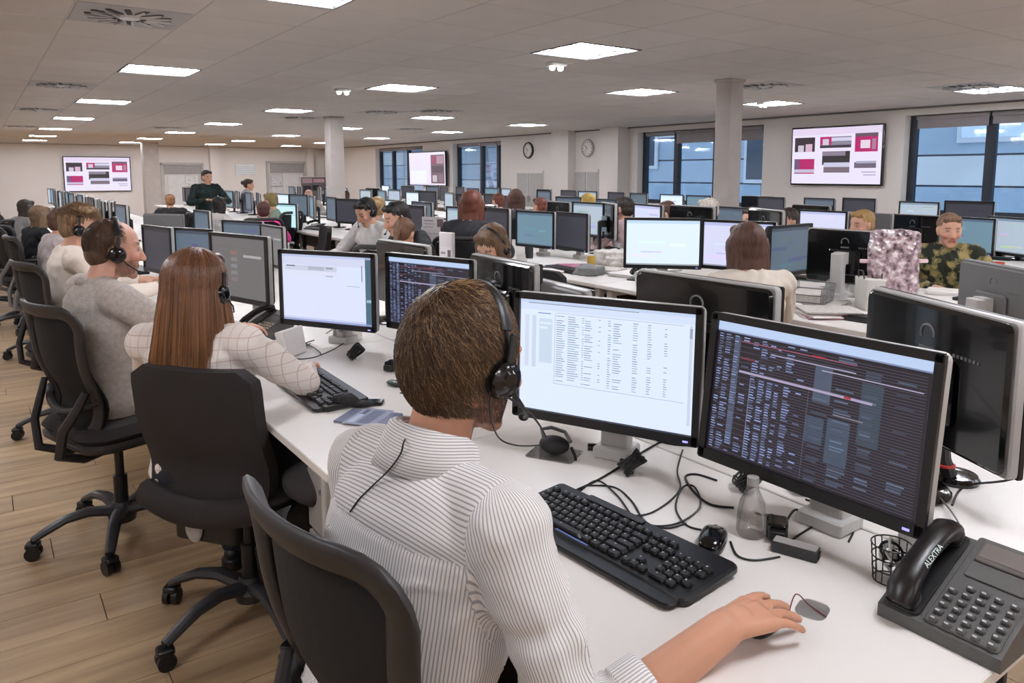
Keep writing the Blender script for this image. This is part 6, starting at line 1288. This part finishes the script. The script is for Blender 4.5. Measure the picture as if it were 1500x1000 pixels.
# standing folders / document holders
for (px, py, w, h, lb, z, rz) in ((636, 352, .30, .36, 'pinkish white notice screen standing behind the headset woman', 5.9, 200), (655, 372, .10, .30, 'white magazine file standing left of the black chair', 4.6, 195)):
    z = min((z * (1 + i * .02) for i in range(-12, 13) if any(a + .12 < atw(px, py, z * (1 + i * .02)).x < a + 1.48 for a, b_, c_, d_ in benches)), key=lambda v: abs(v - z), default=z); q = atw(px, py, z); t = thing('document_stand', lb, 'document holder', (q.x, q.y, ZD), R(rz)); MB().rr(.025, w, max(q.z + .12 - ZD, .2), .004, .002).build('board', mat('pinkish_board', (.86, .82, .82), .6), t); picture([(.1, .1, .5, .14, (.6, .58, .6)), (.1, .2, .6, .23, (.7, .68, .7)), (.68, .06, .95, .3, (.45, .38, .4)), (.1, .3, .5, .33, (.7, .68, .7)), (.1, .5, .8, .53, (.74, .72, .74))], w * .9, .3, 'print', t, ink, (.0132, 0, .18), (.88, .85, .85)); MB().rr(.10, w * .8, .008, .01, .002).build('foot', mid_pl, t)
# chair back covered in shiny patterned film, with ribbon ends
q = atw(1338, 400, 3.85); foil = bpy.data.materials.new('patterned_foil'); foil.use_nodes = True; nt = foil.node_tree; n = nt.nodes; b_ = n['Principled BSDF']; b_.inputs['Metallic'].default_value = .55; b_.inputs['Roughness'].default_value = .32
tc = n.new('ShaderNodeTexCoord'); vo = n.new('ShaderNodeTexVoronoi'); vo.inputs['Scale'].default_value = 34; nz = n.new('ShaderNodeTexNoise'); nz.inputs['Scale'].default_value = 26; nz.inputs['Detail'].default_value = 6; cr = n.new('ShaderNodeValToRGB'); e = cr.color_ramp.elements; e[0].position = .35; e[0].color = (*lin((.30, .27, .28)), 1); e[1].position = .65; e[1].color = (*lin((.93, .90, .91)), 1); e2 = e.new(.5); e2.color = (*lin((.72, .62, .65)), 1)
nt.links.new(tc.outputs['Object'], nz.inputs['Vector']); nt.links.new(nz.outputs['Fac'], cr.inputs[0]); nt.links.new(cr.outputs[0], b_.inputs['Base Color']); nt.links.new(tc.outputs['Object'], vo.inputs['Vector']); bp = n.new('ShaderNodeBump'); bp.inputs['Distance'].default_value = .02; bp.inputs['Strength'].default_value = .8; nt.links.new(vo.outputs['Distance'], bp.inputs['Height']); nt.links.new(bp.outputs[0], b_.inputs['Normal'])
t = thing('wrapped_chair', 'chair wrapped in silvery pink crinkled foil, right of the ring-emblem monitor', 'chair', (q.x, q.y, 0), R(235)); make_base(t); MB().rr(.46, .46, .06, .1, .02, TR(0, 0, .44)).build('seat', chair_fab, t); MB().cyl((0, 0, .36), (0, 0, .45), .03).build('seat_post', black_pl, t)
b = MB(); b.rr(.28, .09, .50, .05, .02, TR(-.2, 0, .66) @ RZ(PI / 2)); b.ell((-.2, .10, .64), (.06, .12, .16), None, 14, 10); organic(b, 'foil_cover', [foil], .012, 2, t, disp=lambda co: .012 * vnoise(co, (14, 14, 14), 3)); MB().tube([(-.2, 0, .47), (-.21, 0, .6), (-.2, 0, .7)], .025, 8).build('back_post', black_pl, t)
for s in (-1, 1): MB().rr(.05, .02, .02, .008, .004, TR(-.2, s * .16, .98) @ RZ(PI / 2)).build('ribbon_end', mat('ribbon_pink', (.86, .74, .76), .4), t)
# black jacket over a distant chair
q = atw(268, 318, 10.3); t = thing('jacket', 'black jacket hung over the back of a chair, far left', 'jacket', (q.x, q.y, q.z - .25), R(95)); b = MB(); cap(b, (0, -.24, .22), (0, .24, .22), .07, .07); b.rr(.16, .44, .42, .06, .03, TR(0, 0, -.2)); organic(b, 'cloth', [mat('black_cloth', (.07, .065, .075), .9)], .016, 3, t, disp=lambda co: .01 * vnoise(co, (10, 10, 10), 4)); MB().rr(.03, .3, .9, .01, .01, TR(-.05, 0, -(q.z - .25))).build('chair_back', chair_pl, t)
# desk clutter on the far benches: small things nothing tells apart
protos = []
t0 = thing('keyboard', 'dark keyboard on a distant desk', 'keyboard', (5, 10, ZD)); MB().rr(.44, .15, .018, .01, .003).build('case', black_pl, t0); MB().rr(.40, .11, .006, .004, .002, TR(0, .01, .018)).build('keys', key_m, t0); remember(t0)
t1 = thing('mug', 'pale mug on a distant desk', 'cup', (5, 10, ZD)); MB().lathe(cup, 16).build('body', white_pl, t1); MB().tube([(.036, 0, .07), (.06, 0, .06), (.058, 0, .03), (.034, 0, .02)], .005, 6).build('handle', white_pl, t1); remember(t1)
t2 = thing('paper_sheets', 'loose white papers on a distant desk', 'paper', (5, 10, ZD)); MB().rr(.21, .297, .006, .002, .001).build('lower_sheet', paper_m, t2); MB().rr(.21, .297, .002, .002, .0006, TR(.02, .01, .006) @ RZ(.2)).build('upper_sheet', paper_m, t2); remember(t2)
t3 = thing('desk_phone', 'dark desk phone on a distant desk', 'telephone', (5, 10, ZD)); MB().rr(.18, .2, .03, .01, .004, RX(.22)).build('body', dark_pl, t3); MB().tube([(-.06, -.08, .05), (-.06, -.05, .07), (-.06, .05, .09), (-.06, .09, .08)], .018, 8).build('handset', black_gl, t3); MB().rr(.09, .10, .006, .003, .001, TR(.035, -.03, .03) @ RX(.22)).build('keypad', mid_pl, t3); remember(t3)
used = [0] * 4; names = ['distant dark keyboards', 'distant pale mugs', 'distant loose papers', 'distant dark desk phones']
for bi, (bx_, by_, n_, nm) in enumerate(benches):
    for side in (0, 1):
        for s in range(n_):
            for ki, (dx, dy, pr) in enumerate([(.28, 0, .9), (.18, .45, .5), (.35, -.42, .6), (.42, .52, .45)]):
                if random.random() > pr: continue
                x = bx_ + (dx if side == 0 else 1.6 - dx); y = by_ + (s + .5) * 1.27 + dy + random.uniform(-.08, .08); v = Vector((x, y, ZD - CAMH)); w = v.dot(Fv)
                if w < (3.3 if bi else 5.2): continue
                px = CX + FPX * v.dot(Rv) / w
                if px < 20 or px > 1510 or y > 12: continue
                pr_ = (t0, t1, t2, t3)[ki]; o = pr_ if used[ki] == 0 else dup(pr_); used[ki] += 1; o.location = (x, y, ZD); o.rotation_euler = (0, 0, (-PI / 2 if side == 0 else PI / 2) + random.uniform(-.3, .3)); o['group'] = names[ki]; o['label'] = '%s on the %s, %s desk from the near end, %s side' % (('dark keyboard', 'pale mug', 'loose white papers', 'dark desk phone')[ki], nm, ORD[s], 'near' if side == 0 else 'far')
